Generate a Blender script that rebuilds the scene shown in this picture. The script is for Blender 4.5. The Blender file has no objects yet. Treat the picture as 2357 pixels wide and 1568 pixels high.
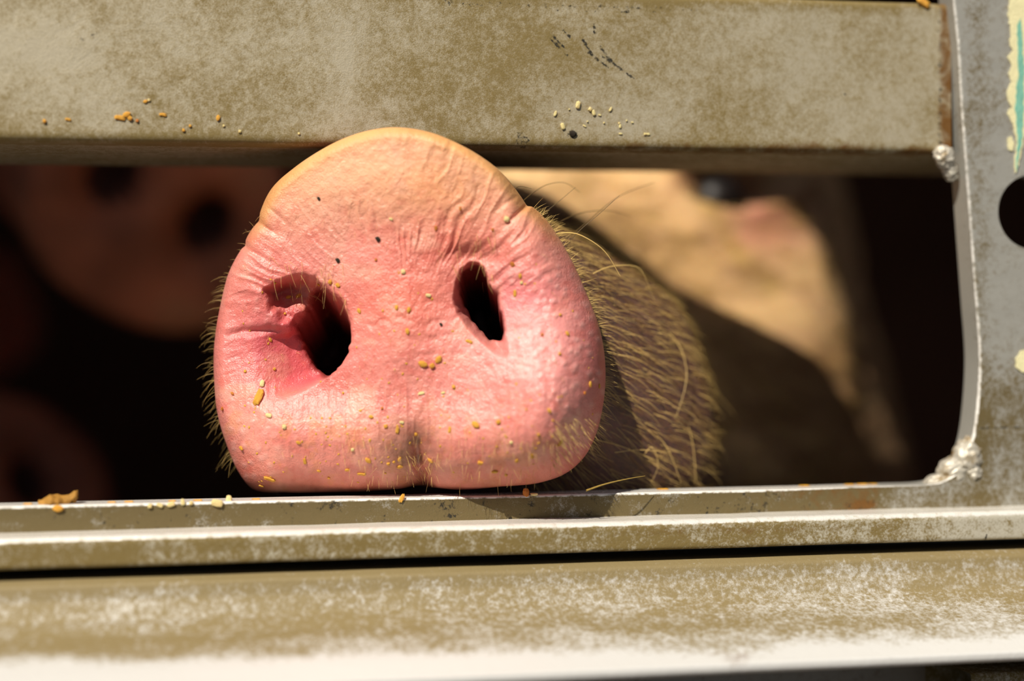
import bpy, math, random
import numpy as np
from mathutils import Vector
np.seterr(all='ignore')
random.seed(7)
RNG = np.random.default_rng(11)

# ------------------------------------------------------------------ camera, sky, sun, exposure
scene = bpy.context.scene
COL = scene.collection
CXP, CYP, FPX = 1178.5, 784.0, 3748.0          # image centre and focal length in px of the 2357x1568 frame
ZC = 1.30                                       # height of the lens above the ground (m)
cam_data = bpy.data.cameras.new('camera')
cam_data.sensor_width = 36.0
cam_data.lens = 36.0 * FPX / 2357.0
cam_data.clip_start = 0.01
cam_data.dof.use_dof = True
cam_data.dof.focus_distance = 0.4600
cam_data.dof.aperture_fstop = 3.0
cam = bpy.data.objects.new('camera', cam_data)
COL.objects.link(cam)
cam.location = (0, 0, ZC)
cam.rotation_euler = (math.pi / 2, 0, 0)
scene.camera = cam

world = bpy.data.worlds.new('World')
scene.world = world
world.use_nodes = True
bg = world.node_tree.nodes['Background']
bg.inputs[0].default_value = (0.74, 0.84, 1.0, 1)
bg.inputs[1].default_value = 0.24

sun_data = bpy.data.lights.new('sun', 'SUN')
sun_data.energy = 5.6
sun_data.angle = math.radians(0.6)
sun_data.color = (1.0, 0.92, 0.80)
sun = bpy.data.objects.new('sun', sun_data)
COL.objects.link(sun)
SUN = Vector((-0.55, -1.0, 1.15)).normalized()  # towards the sun
sun.rotation_euler = SUN.to_track_quat('Z', 'Y').to_euler()
sun.location = (-2, -4, 6)

scene.view_settings.view_transform = 'Standard'
scene.view_settings.look = 'None'
scene.view_settings.exposure = 0.0
scene.view_settings.gamma = 1.0
scene.view_settings.use_curve_mapping = False

# ------------------------------------------------------------------ numeric helpers
def sm(a, b, x):
    t = np.clip((np.asarray(x, float) - a) / (b - a), 0, 1)
    return t * t * (3 - 2 * t)

def gs(X, Y, cx, cy, sx, sy):
    return np.exp(-((X - cx) / sx) ** 2 - ((Y - cy) / sy) ** 2)

def _hash(ix, iy, iz):
    h = (ix.astype(np.int64) * 374761393 + iy.astype(np.int64) * 668265263 + iz.astype(np.int64) * 1274126177) & 0xffffffff
    h = ((h ^ (h >> 13)) * 1274126177) & 0xffffffff
    h = h ^ (h >> 16)
    return (h & 0xffffff) / float(0xffffff)

def vn(x, y, z=None):
    x = np.asarray(x, float); y = np.asarray(y, float)
    z = np.zeros_like(x) if z is None else np.asarray(z, float) + np.zeros_like(x)
    ix, iy, iz = np.floor(x), np.floor(y), np.floor(z)
    fx, fy, fz = x - ix, y - iy, z - iz
    fx, fy, fz = [f * f * f * (f * (f * 6 - 15) + 10) for f in (fx, fy, fz)]
    ix, iy, iz = ix.astype(np.int64), iy.astype(np.int64), iz.astype(np.int64)
    r = 0
    for dx in (0, 1):
        for dy in (0, 1):
            for dz in (0, 1):
                w = (fx if dx else 1 - fx) * (fy if dy else 1 - fy) * (fz if dz else 1 - fz)
                r = r + w * _hash(ix + dx, iy + dy, iz + dz)
    return r * 2 - 1

def fbm(x, y, z=None, o=4):
    r, a, f = 0, 0.5, 1.0
    for k in range(o):
        r = r + a * vn(x * f + 17.3 * k, y * f - 9.1 * k, None if z is None else z * f)
        a *= 0.5; f *= 2.03
    return r

def lin(c):
    c = np.asarray(c, float) / 255.0
    return np.where(c <= 0.04045, c / 12.92, ((c + 0.055) / 1.055) ** 2.4)

def poly_sd(X, Y, P):
    """signed distance to polygon, positive inside"""
    P = np.asarray(P, float)
    d = np.full(X.shape, 1e9); inside = np.zeros(X.shape, bool)
    n = len(P)
    for i in range(n):
        a, b = P[i], P[(i + 1) % n]
        ex, ey = b - a
        t = np.clip(((X - a[0]) * ex + (Y - a[1]) * ey) / (ex * ex + ey * ey), 0, 1)
        d = np.minimum(d, np.hypot(X - a[0] - t * ex, Y - a[1] - t * ey))
        c = ((a[1] > Y) != (b[1] > Y)) & (X < (b[0] - a[0]) * (Y - a[1]) / (b[1] - a[1] + 1e-12) + a[0])
        inside ^= c
    return np.where(inside, d, -d)

def worley(X, Y, cell, seed=0):
    u, v = X / cell, Y / cell
    iu, iv = np.floor(u).astype(np.int64), np.floor(v).astype(np.int64)
    best = np.full(X.shape, 9.0); rnd = np.zeros(X.shape)
    s = np.full(X.shape, seed, np.int64)
    for du in (-1, 0, 1):
        for dv in (-1, 0, 1):
            a, b = iu + du, iv + dv
            dd = np.hypot(u - (a + _hash(a, b, s)), v - (b + _hash(a, b, s + 7)))
            m = dd < best
            best = np.where(m, dd, best); rnd = np.where(m, _hash(a, b, s + 13), rnd)
    return best * cell, rnd

def P3(px, py, d):
    """point at depth d (m) on the ray of a pixel"""
    px = np.asarray(px, float); py = np.asarray(py, float); d = np.asarray(d, float) + np.zeros_like(px)
    return np.stack([(px - CXP) / FPX * d, d, ZC - (py - CYP) / FPX * d], -1)

# ------------------------------------------------------------------ object helpers
def mesh_from(name, V, F, mat=None, parent=None, smooth=True, attrs=None, colors=None):
    me = bpy.data.meshes.new(name)
    V = np.asarray(V, np.float32)
    if isinstance(F, np.ndarray):
        k = F.shape[1]
        me.vertices.add(len(V)); me.vertices.foreach_set('co', V.ravel())
        me.loops.add(F.size); me.loops.foreach_set('vertex_index', F.astype(np.int32).ravel())
        me.polygons.add(len(F)); me.polygons.foreach_set('loop_start', np.arange(0, F.size, k, dtype=np.int32))
        me.polygons.foreach_set('loop_total', np.full(len(F), k, np.int32))
        me.update(calc_edges=True)
    else:
        me.from_pydata([tuple(map(float, v)) for v in V], [], F); me.update()
    me.polygons.foreach_set('use_smooth', np.full(len(me.polygons), smooth))
    for k_, a in (attrs or {}).items():
        at = me.attributes.new(k_, 'FLOAT', 'POINT'); at.data.foreach_set('value', np.asarray(a, np.float32).ravel())
    if colors is not None:
        at = me.attributes.new('skin', 'FLOAT_COLOR', 'POINT')
        c4 = np.ones((len(V), 4), np.float32); c4[:, :3] = colors
        at.data.foreach_set('color', c4.ravel())
    me.validate()
    o = bpy.data.objects.new(name, me)
    COL.objects.link(o)
    if mat: me.materials.append(mat)
    if parent: o.parent = parent
    return o

def tag(o, label=None, cat=None, group=None, kind=None):
    if label: o['label'] = label
    if cat: o['category'] = cat
    if group: o['group'] = group
    if kind: o['kind'] = kind
    return o

def empty(name, loc):
    o = bpy.data.objects.new(name, None); COL.objects.link(o); o.location = loc
    o.empty_display_size = 0.02
    return o

def grid_faces(nu, nv, wrap_v=False):
    i = np.arange(nu - 1)[:, None]; j = np.arange(nv if wrap_v else nv - 1)[None, :]
    j2 = (j + 1) % nv
    a = i * nv + j; b = i * nv + j2; c = (i + 1) * nv + j2; d = (i + 1) * nv + j
    return np.stack([a + 0 * i, b + 0 * i, c + 0 * i, d + 0 * i], -1).reshape(-1, 4)

# ------------------------------------------------------------------ materials
def new_mat(name):
    m = bpy.data.materials.new(name); m.use_nodes = True
    nt = m.node_tree
    return m, nt, nt.nodes['Principled BSDF']

def N(nt, t, **kw):
    n = nt.nodes.new(t)
    for k, v in kw.items(): setattr(n, k, v)
    return n

def noise(nt, vec, scale, detail=4, rough=0.55, dist=0.0):
    n = N(nt, 'ShaderNodeTexNoise'); n.inputs['Scale'].default_value = scale
    n.inputs['Detail'].default_value = detail; n.inputs['Roughness'].default_value = rough
    n.inputs['Distortion'].default_value = dist
    nt.links.new(vec, n.inputs['Vector']); return n.outputs['Fac']

def mth(nt, op, a, b=None, clamp=False):
    n = N(nt, 'ShaderNodeMath', operation=op); n.use_clamp = clamp
    for i, v in enumerate((a, b)):
        if v is None: continue
        if isinstance(v, (int, float)): n.inputs[i].default_value = v
        else: nt.links.new(v, n.inputs[i])
    return n.outputs[0]

def sstep(nt, v, lo, hi):
    n = N(nt, 'ShaderNodeMapRange', interpolation_type='SMOOTHSTEP')
    nt.links.new(v, n.inputs['Value']); n.inputs['From Min'].default_value = lo; n.inputs['From Max'].default_value = hi
    return n.outputs['Result']

def mixc(nt, fac, a, b):
    n = N(nt, 'ShaderNodeMix', data_type='RGBA')
    for s, v in ((n.inputs['Factor'], fac), (n.inputs[6], a), (n.inputs[7], b)):
        if isinstance(v, (int, float)): s.default_value = v
        elif isinstance(v, (tuple, list, np.ndarray)): s.default_value = (float(v[0]), float(v[1]), float(v[2]), 1)
        else: nt.links.new(v, s)
    return n.outputs[2]

def attr(nt, name):
    n = N(nt, 'ShaderNodeAttribute'); n.attribute_name = name; return n

def metal_mat(name, clean, dirt, grain=2600, rough=0.46, metallic=0.25, patch=0.35, bias=0.0, aniso=(1, 1, 1), soft=0.35, wb=(0.6, 0.9, 1.3, 1.2)):
    """painted / galvanised steel with a film of dried mud; attributes dirt, dark, rust, bare vary it over the surface"""
    m, nt, bs = new_mat(name)
    tc = N(nt, 'ShaderNodeTexCoord'); mp = N(nt, 'ShaderNodeMapping')
    nt.links.new(tc.outputs['Object'], mp.inputs['Vector']); mp.inputs['Scale'].default_value = aniso
    v = mp.outputs['Vector']
    big = noise(nt, v, 32, 3, 0.6); mid = noise(nt, v, 170, 5, 0.65, 0.6); fine = noise(nt, v, grain, 3, 0.7)
    f = mth(nt, 'ADD', mth(nt, 'MULTIPLY', big, wb[0]), mth(nt, 'MULTIPLY', mid, wb[1]))
    f = mth(nt, 'ADD', f, mth(nt, 'MULTIPLY', fine, wb[3]))
    f = mth(nt, 'ADD', f, mth(nt, 'MULTIPLY', noise(nt, v, 620, 4, 0.7), wb[2]))
    f = mth(nt, 'ADD', f, attr(nt, 'dirt').outputs['Fac'])
    h0 = 0.5 * sum(wb) + 0.05; fac = sstep(nt, f, h0 - soft - bias, h0 + soft - bias)
    c = mixc(nt, fac, clean, dirt)
    speck = sstep(nt, noise(nt, v, 900, 2, 0.6), 0.66, 0.76)
    c = mixc(nt, mth(nt, 'MULTIPLY', speck, patch), c, tuple(np.asarray(dirt) * 0.45))
    rf = sstep(nt, mth(nt, 'ADD', attr(nt, 'rust').outputs['Fac'], mth(nt, 'MULTIPLY', mth(nt, 'SUBTRACT', mid, 0.5), 1.2)), 0.3, 0.75)
    c = mixc(nt, rf, c, mixc(nt, fine, tuple(lin((88, 55, 14))), tuple(lin((128, 88, 34)))))
    st = noise(nt, v, 700, 4, 0.75)
    df = sstep(nt, mth(nt, 'ADD', attr(nt, 'dark').outputs['Fac'], mth(nt, 'MULTIPLY', mth(nt, 'SUBTRACT', st, 0.5), 1.5)), 0.42, 0.62)
    c = mixc(nt, df, c, tuple(lin((40, 36, 26))))
    bf = sstep(nt, mth(nt, 'ADD', attr(nt, 'bare_lit').outputs['Fac'], mth(nt, 'MULTIPLY', mth(nt, 'SUBTRACT', noise(nt, v, 450, 4, 0.7), 0.5), 0.9)), 0.35, 0.65)
    c = mixc(nt, bf, c, tuple(lin((236, 233, 226))))  # bare metal, whitened further to paint in edges and tops catching the light
    nt.links.new(c, bs.inputs['Base Color'])
    bs.inputs['Metallic'].default_value = metallic
    r = mth(nt, 'SUBTRACT', mth(nt, 'ADD', rough, mth(nt, 'MULTIPLY', fac, 0.3)), mth(nt, 'MULTIPLY', bf, 0.2)); nt.links.new(r, bs.inputs['Roughness'])
    bp = N(nt, 'ShaderNodeBump'); bp.inputs['Strength'].default_value = 0.35; bp.inputs['Distance'].default_value = 0.0003
    nt.links.new(mth(nt, 'ADD', fine, mth(nt, 'MULTIPLY', mid, 1.5)), bp.inputs['Height'])
    nt.links.new(bp.outputs['Normal'], bs.inputs['Normal'])
    return m

M_RAIL = metal_mat('dirty_steel', lin((182, 172, 148)), lin((130, 112, 66)), patch=0.3, bias=0.06, soft=0.48)
M_POST = metal_mat('grey_steel', lin((164, 162, 154)), lin((104, 90, 56)), bias=-0.28, patch=0.2)
M_SILL = metal_mat('white_painted_sill', lin((210, 209, 206)), lin((134, 118, 80)), grain=1100, rough=0.36, metallic=0.1, patch=0.15, soft=0.5, wb=(0.5, 0.8, 1.6, 0.8))
M_STEP = metal_mat('muddy_steel_flange', lin((196, 190, 172)), lin((126, 108, 62)), grain=1500, patch=0.35, bias=0.24)
M_WELD = metal_mat('weld_metal', lin((196, 190, 176)), lin((140, 114, 62)), rough=0.4, metallic=0.3, patch=0.2, bias=-0.2)

def simple_mat(name, col, rough=0.6, spec=0.4, bump=0.0, bscale=300, var=0.25, vscale=200, sss=0.0, metallic=0):
    m, nt, bs = new_mat(name)
    tc = N(nt, 'ShaderNodeTexCoord'); f = noise(nt, tc.outputs['Object'], vscale, 4, 0.6)
    c = np.asarray(col)
    nt.links.new(mixc(nt, f, tuple(np.clip(c * (1 - var), 0, 1)), tuple(np.clip(c * (1 + var), 0, 1))), bs.inputs['Base Color'])
    bs.inputs['Roughness'].default_value = rough; bs.inputs['Specular IOR Level'].default_value = spec
    bs.inputs['Metallic'].default_value = metallic
    if sss:
        bs.inputs['Subsurface Weight'].default_value = sss; bs.inputs['Subsurface Scale'].default_value = 0.002
    if bump:
        b = N(nt, 'ShaderNodeBump'); b.inputs['Strength'].default_value = bump; b.inputs['Distance'].default_value = 0.0005
        nt.links.new(noise(nt, tc.outputs['Object'], bscale, 4), b.inputs['Height']); nt.links.new(b.outputs['Normal'], bs.inputs['Normal'])
    return m

def skin_mat(name, sss=0.22):
    m, nt, bs = new_mat(name)
    a = attr(nt, 'skin'); tc = N(nt, 'ShaderNodeTexCoord'); v = tc.outputs['Object']
    f1 = noise(nt, v, 900, 4, 0.65)
    c = mixc(nt, mth(nt, 'MULTIPLY', sstep(nt, f1, 0.35, 0.75), 0.22), a.outputs['Color'], mixc(nt, 0.6, a.outputs['Color'], tuple(lin((205, 95, 78)))))
    nt.links.new(c, bs.inputs['Base Color'])
    w = attr(nt, 'wet').outputs['Fac']
    r = mth(nt, 'SUBTRACT', 0.78, mth(nt, 'MULTIPLY', w, 0.55)); nt.links.new(r, bs.inputs['Roughness'])
    bs.inputs['Specular IOR Level'].default_value = 0.6
    bs.inputs['Subsurface Weight'].default_value = sss
    nt.links.new(mth(nt, 'MULTIPLY', w, 0.45), bs.inputs['Coat Weight']); bs.inputs['Coat Roughness'].default_value = 0.2
    bs.inputs['Subsurface Radius'].default_value = (1.0, 0.35, 0.2)
    bs.inputs['Subsurface Scale'].default_value = 0.0022
    f2 = noise(nt, v, 2200, 3, 0.6); f3 = noise(nt, v, 700, 3, 0.6, 0.8)
    b = N(nt, 'ShaderNodeBump'); b.inputs['Strength'].default_value = 0.7; b.inputs['Distance'].default_value = 0.0003
    nt.links.new(mth(nt, 'ADD', f2, mth(nt, 'MULTIPLY', f3, 1.3)), b.inputs['Height']); nt.links.new(b.outputs['Normal'], bs.inputs['Normal']); nt.links.new(b.outputs['Normal'], bs.inputs['Coat Normal'])
    return m

M_SKIN = skin_mat('pig_skin')
M_HAIR = simple_mat('golden_bristle', lin((226, 190, 116)), 0.4, 0.5, var=0.3, vscale=60)
M_FUZZ = simple_mat('pale_bristle', lin((232, 190, 120)), 0.45, 0.5, var=0.2, vscale=60)
M_DHAIR = simple_mat('dark_bristle', lin((92, 72, 40)), 0.45, 0.5, var=0.3, vscale=60)
M_FUR = simple_mat('brown_fur', lin((152, 114, 64)), 0.5, 0.5, var=0.4, vscale=120)
M_EYE = simple_mat('dark_eye', lin((22, 15, 12)), 0.45, 0.3)
M_CRUMB = simple_mat('golden_feed', lin((226, 164, 58)), 0.6, 0.4, 0.4, 2500, 0.25, 1500, 0.2)
M_CRUMBP = simple_mat('pale_feed', lin((240, 214, 150)), 0.6, 0.4, 0.4, 2500, 0.2, 1500, 0.2)
M_CRUMBD = simple_mat('dark_grit', lin((46, 38, 26)), 0.7, 0.3, 0.4, 2500)
M_CRUMBO = simple_mat('orange_husk', lin((196, 118, 44)), 0.6, 0.4, 0.4, 2500, 0.25, 1200, 0.1)
M_STRAW = simple_mat('straw', lin((150, 124, 60)), 0.6, 0.4)
M_FLAKE = simple_mat('brown_flake', lin((168, 122, 52)), 0.65, 0.3, 0.7, 1800, 0.45, 700)
M_PAINT = simple_mat('cream_paint', lin((232, 224, 176)), 0.4, 0.5, 0.5, 1200, 0.12, 500)
M_TEAL = simple_mat('teal_paint', lin((126, 186, 166)), 0.4, 0.5, 0.5, 1200, 0.3, 400)
M_DARKWALL = simple_mat('stained_interior', lin((140, 118, 106)), 0.85, 0.2, 0.3, 60, 0.4, 8)
M_GROUND = simple_mat('asphalt', lin((52, 51, 50)), 0.9, 0.2, 0.4, 300, 0.3, 40)

# ------------------------------------------------------------------ the trailer frame of reference
YAW = math.radians(10.2)
U = np.array([math.cos(YAW), math.sin(YAW), 0.007]); U /= np.linalg.norm(U)
NV = np.array([math.sin(YAW), -math.cos(YAW), 0.0]); NV /= np.linalg.norm(NV)
W3 = np.cross(U, NV); W3 = W3 if W3[2] > 0 else -W3
O = np.array([0, 0.46, ZC]); CAM = np.array([0, 0, ZC])

def G(s, n, z):
    s = np.asarray(s, float)[..., None]; n = np.asarray(n, float)[..., None]; z = np.asarray(z, float)[..., None]
    return O + s * U + n * NV + z * W3

def pl(px, py, n=0.0):
    """(s, z) on the plane n of the trailer side seen at a pixel"""
    r = np.array([(px - CXP) / FPX, 1.0, -(py - CYP) / FPX])
    t = ((O + n * NV - CAM) @ NV) / (r @ NV)
    q = CAM + t * r - O - n * NV
    return q @ U, q @ W3

def zc(py, n=0.0):
    return pl(CXP + 3748 * n * math.sin(YAW) / 0.46, py, n)[1]

def rounded(pts, r, k=5):
    """2D closed polygon with rounded corners; r: radius per corner"""
    out = []; n = len(pts); P = [np.array(p, float) for p in pts]
    for i in range(n):
        a, b, c = P[i - 1], P[i], P[(i + 1) % n]; ri = r[i] if hasattr(r, '__len__') else r
        da = (a - b) / np.linalg.norm(a - b); dc = (c - b) / np.linalg.norm(c - b)
        if ri <= 0: out.append(b); continue
        for t in np.linspace(0, 1, k):
            p0, p2 = b + da * ri, b + dc * ri
            out.append((1 - t) ** 2 * p0 + 2 * t * (1 - t) * b + t * t * p2)
    return np.array(out)

def subdiv(prof, step):
    out = []
    n = len(prof)
    for i in range(n):
        a, b = prof[i], prof[(i + 1) % n]; L = np.linalg.norm(b - a); k = max(1, int(math.ceil(L / step)))
        for j in range(k): out.append(a + (b - a) * j / k)
    return np.array(out)

def extrude(name, prof, s0, s1, ds, mat, parent, fattr, step=0.0012, wob=0.0, tail=0.0):
    """closed (n,z) profile swept along the trailer; fattr(s,n,z)->dict of attributes"""
    pr = subdiv(prof, step)
    ss = np.linspace(s0, s1, int((s1 - s0) / ds) + 1)
    S, A = np.meshgrid(ss, np.arange(len(pr)), indexing='ij')
    n_, z_ = pr[A][..., 0], pr[A][..., 1]
    if wob:
        n_ = n_ + wob * fbm(S * 60, z_ * 60, o=3); z_ = z_ + wob * fbm(S * 50 + 9, n_ * 50, o=3)
    S3 = np.where(n_ < -0.0112, s0 + (S - s0) * (s1 + tail - s0) / (s1 - s0), S)      # the back of a rail runs on behind the plate
    V = G(S3, n_, z_).reshape(-1, 3)
    F = grid_faces(len(ss), len(pr), True)
    at = {k: v.ravel() for k, v in fattr(S, n_, z_).items()}
    o = mesh_from(name, V, F, mat, parent, True, at)
    # end caps
    return o

GATE = empty('trailer_gate', tuple(G(0.0, 0.0, -0.078)))
tag(GATE, 'dirty grey steel trailer gate framing the wide opening around the snout', 'gate')
def keep(o):
    """parent without moving (gate empty carries only a translation)"""
    o.matrix_parent_inverse.identity(); o.location = -GATE.location
    return o

def zero(S): return np.zeros_like(S)

# dark marks on the top rail, as seen: clusters of oblique black scuffs, two smudges
SCUFF = [((1262, 85), (1305, 128)), ((1272, 82), (1300, 112)), ((1342, 92), (1362, 125)), ((1350, 118), (1400, 155)),
         ((1385, 130), (1440, 165)), ((1425, 158), (1462, 182)), ((1366, 55), (1369, 78)), ((1378, 105), (1412, 145)), ((1296, 70), (1312, 84))]
def rail_attr(S, n, z):
    d = 0.25 * fbm(S * 45, z * 60, o=3) + 0.0
    zb = zc(335, -0.005); zt = zc(-25, -0.005)
    low = np.exp(-((z - zb) / 0.0022) ** 2); d = d + 0.35 * low
    d = d + 0.5 * sm(zt - 0.006, zt, z) - 0.10 * sm(0.03, 0.11, S) * sm(-0.01, 0.02, z * 0 + 0.03) + 0.0
    d = d - 0.28 * gs(S, z, pl(110, 130, -0.005)[0], pl(110, 130, -0.005)[1], 0.02, 0.014)
    d = d - 0.30 * gs(S, z, pl(800, 160, -0.005)[0], pl(800, 160, -0.005)[1], 0.003, 0.012)
    d = d + 0.22 * gs(S, z, pl(1080, 170, -0.005)[0], pl(1080, 170, -0.005)[1], 0.022, 0.012)
    dark = zero(S)
    for (a, b) in SCUFF:
        a, b = np.array(pl(*a, -0.005)), np.array(pl(*b, -0.005)); e = b - a
        t = np.clip(((S - a[0]) * e[0] + (z - a[1]) * e[1]) / (e @ e), 0, 1)
        dd = np.hypot(S - a[0] - t * e[0], z - a[1] - t * e[1])
        dark = np.maximum(dark, 0.62 * np.exp(-(dd / 0.0006) ** 2))
    for (x, y, r, w) in ((185, 88, 0.0016, 0.42), (216, 78, 0.0021, 0.40), (1318, 308, 0.0016, 0.9), (1200, 322, 0.0035, 0.5), (1600, 12, 0.003, 0.35), (1945, 218, 0.0004, 0.9)):
        a = pl(x, y, -0.005); dark = np.maximum(dark, w * np.exp(-((S - a[0]) ** 2 + (z - a[1]) ** 2) / r ** 2))
    zg = pl(1300, 14, -0.005)[1]
    dark = np.maximum(dark, 0.40 * np.exp(-((z - zg) / 0.0013) ** 2) * sm(-0.06, -0.01, S) * sm(0.10, 0.05, S))
    zw = pl(1400, 28, -0.005)[1] + 0.0012 * fbm(S * 120, S * 0, o=3)
    dark = np.maximum(dark, 0.52 * np.exp(-((z - zw) / 0.00035) ** 2) * sm(0.005, 0.015, S) * sm(0.055, 0.045, S))
    se = pl(2172, 200, -0.005)[0]
    rust = 0.62 * sm(se - 0.0035 - 0.0025 * fbm(z * 300, S * 0, o=3), se, S) + 0.32 * low * sm(-0.02, 0.05, S) + 0.18 * low
    dark = np.maximum(dark, 0.46 * np.exp(-((S - se + 0.0012) / 0.0011) ** 2))
    front = (n > -0.012)
    rust = rust + 0.25 * gs(S, z, pl(1870, 318, -0.005)[0], pl(1870, 318, -0.005)[1], 0.012, 0.003)
    return dict(dirt=d * front, dark=dark * front, rust=rust * front)

sR = pl(2185, 200, -0.005)[0]
zt, zb = zc(-25, -0.005), zc(341, -0.005)
prof = rounded([(-0.005, zt), (-0.005, zb), (-0.066, zb), (-0.066, zt)], [0.0022, 0.0026, 0.001, 0.0022], 6)
o = keep(extrude('top_rail', prof, -0.60, sR + 0.0006, 0.0006, M_RAIL, GATE, rail_attr, 0.0007, 0.00012, 0.035))
o['label'] = 'mottled grey-beige upper rail'
# the next rail higher up, above the picture
zu = 0.257
prof = rounded([(-0.005, zu + 0.045), (-0.005, zu), (-0.066, zu), (-0.066, zu + 0.045)], 0.002, 4)
keep(extrude('top_rail', prof, -0.60, sR + 0.0006, 0.004, M_RAIL, GATE, lambda S, n, z: dict(dirt=zero(S), dark=zero(S), rust=zero(S)), 0.004))

# side plate: inner edge path of the opening, front face running outward, thickness running back
TH = 0.010
path_px = [(2130, -2400), (2165, -700), (2185, -150), (2195, 0), (2205, 100), (2214, 250), (2225, 400), (2236, 550), (2247, 700), (2254, 790), (2255, 850), (2250, 930),
           (2241, 1000), (2228, 1045), (2205, 1085), (2172, 1108), (2140, 1116), (2060, 1119), (1900, 1124), (1600, 1131), (1178, 1141), (600, 1153), (0, 1166), (-700, 1181), (-3200, 1234)]
pp = np.array([pl(x, y, 0.0) for x, y in path_px])
seg = np.r_[0, np.cumsum(np.hypot(*np.diff(pp, axis=0).T))]
fine = np.unique(np.r_[np.linspace(0, seg[2], 30), np.arange(seg[2], seg[-3], 0.0005), np.linspace(seg[-3], seg[-1], 60)])
def cr(t):      # smooth (Catmull-Rom) interpolation of the path
    i = np.clip(np.searchsorted(seg, t, side='right') - 1, 0, len(seg) - 2)
    u = ((t - seg[i]) / (seg[i + 1] - seg[i]))[:, None]
    def tan(k):
        k0, k1 = np.maximum(k - 1, 0), np.minimum(k + 1, len(seg) - 1)
        return (pp[k1] - pp[k0]) / (seg[k1] - seg[k0])[:, None]
    h = (seg[i + 1] - seg[i])[:, None]
    return (2 * u ** 3 - 3 * u ** 2 + 1) * pp[i] + (u ** 3 - 2 * u ** 2 + u) * h * tan(i) + (-2 * u ** 3 + 3 * u ** 2) * pp[i + 1] + (u ** 3 - u ** 2) * h * tan(i + 1)
inner = cr(fine)
sOut = pl(2357, 600)[0] + 0.050; zOut = zc(1235, 0.0)
corner_t = np.clip((inner[:, 1] - pl(2200, 1095)[1]) / (pl(2241, 1000)[1] - pl(2200, 1095)[1]), 0, 1)
outer = np.stack([np.where(corner_t > 0, sOut, 0), np.zeros(len(inner))], 1)
up = corner_t >= 1
outer[up] = np.stack([np.full(up.sum(), sOut), inner[up, 1]], 1)
mid = (~up) & (corner_t > 0)
outer[mid] = np.stack([np.full(mid.sum(), sOut), zOut + (inner[mid, 1] - zOut) * sm(0, 1, corner_t[mid])], 1)
lo = corner_t <= 0
i0 = np.where(lo)[0][0]; span = inner[i0, 0] - inner[lo, 0]; tot = 0.06
outer[lo] = np.stack([np.where(span < tot, sOut + (inner[i0, 0] - tot - sOut) * (span / tot), inner[lo, 0]), np.full(lo.sum(), zOut)], 1)
K = 110
cols = []; ns = []
for k, nn in enumerate(np.r_[np.linspace(-TH, -0.0012, 7), -0.0007]): cols.append(inner.copy()); ns.append(np.full(len(inner), nn))
dirv = outer - inner; dl = np.linalg.norm(dirv, axis=1, keepdims=True); du = dirv / dl
for a in (30, 60): cols.append(inner + du * 0.0007 * (1 - math.cos(math.radians(a)))); ns.append(np.full(len(inner), -0.0007 + 0.0007 * math.sin(math.radians(a))))
for t in np.r_[0, 0.004, np.linspace(0.012, 1, K - 2)]: cols.append(inner + du * (0.0007 + (dl - 0.0007) * t ** 1.15)); ns.append(np.zeros(len(inner)))
cols = np.stack(cols, 1); ns = np.stack(ns, 1)
S, Z = cols[..., 0], cols[..., 1]
SN = ns + np.where(ns > -0.0005, 0.00010 * fbm(S * 80, Z * 200, o=3), 0)
hc = np.array(pl(2377, 488)); hr = pl(2377 + 79, 488)[0] - hc[0]
rr = np.hypot(S - hc[0], Z - hc[1]); face_col = np.arange(cols.shape[1])[None, :] >= 10
ins = (rr < hr) & face_col & (Z > -0.02)
S2 = np.where(ins, hc[0] + (S - hc[0]) / np.maximum(rr, 1e-6) * hr, S); Z2 = np.where(ins, hc[1] + (Z - hc[1]) / np.maximum(rr, 1e-6) * hr, Z)
V = G(S2, SN, Z2).reshape(-1, 3)
F = grid_faces(*S.shape)
insf = ins.ravel(); F = F[~insf[F].all(1)]
low = sm(pl(2300, 780)[1], pl(2300, 930)[1], Z); strip = sm(pl(2100, 1000)[0], pl(2000, 1000)[0], S)
front = (ns > -0.001)
dirt = 0.15 * fbm(S * 60, Z * 40, o=3) + front * (0.50 * low + 0.30 * strip * low) - 0.25 * sm(0.0, -TH, ns) * (1 - low) - 0.9 * (~front) * low
dirt = dirt + 0.25 * front * gs(S, Z, pl(2250, 620)[0], 0, 0.004, 10) + 0.4 * front * strip * low * fbm(S * 160, Z * 160, o=3)
rust = front * low * (0.30 * strip * sm(pl(1500, 1000)[0], pl(1900, 1000)[0], S) + 0.10) + 0.6 * gs(S, Z, *pl(1990, 1162), 0.003, 0.001)
rust = rust + 0.40 * (~front) * sm(-0.006, -TH, ns) * (Z > 0.05)
dark = front * (0.55 * np.exp(-((Z - pl(2300, 985)[1]) / 0.0007) ** 2) * (S > pl(2255, 985)[0]) + 0.28 * np.exp(-((Z - pl(2300, 1025)[1]) / 0.0007) ** 2) * (S > pl(2280, 985)[0]) + 0.42 * strip * low * (0.6 + 0.8 * fbm(S * 220, Z * 220, o=3)))
bare_lit = np.exp(-((ns + 0.0004) / 0.0006) ** 2) * (np.arange(cols.shape[1])[None, :] < 11) * (0.58 + 0.15 * low) + (~front) * low * strip * 0.62  # worn edge and ledge top, their lit brightness put into the colour
o = keep(mesh_from('side_plate', V, F, M_POST, GATE, True, dict(dirt=dirt.ravel(), rust=rust.ravel(), dark=dark.ravel(), bare_lit=bare_lit.ravel())))
o['label'] = 'grey steel side plate with rounded opening'
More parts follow.
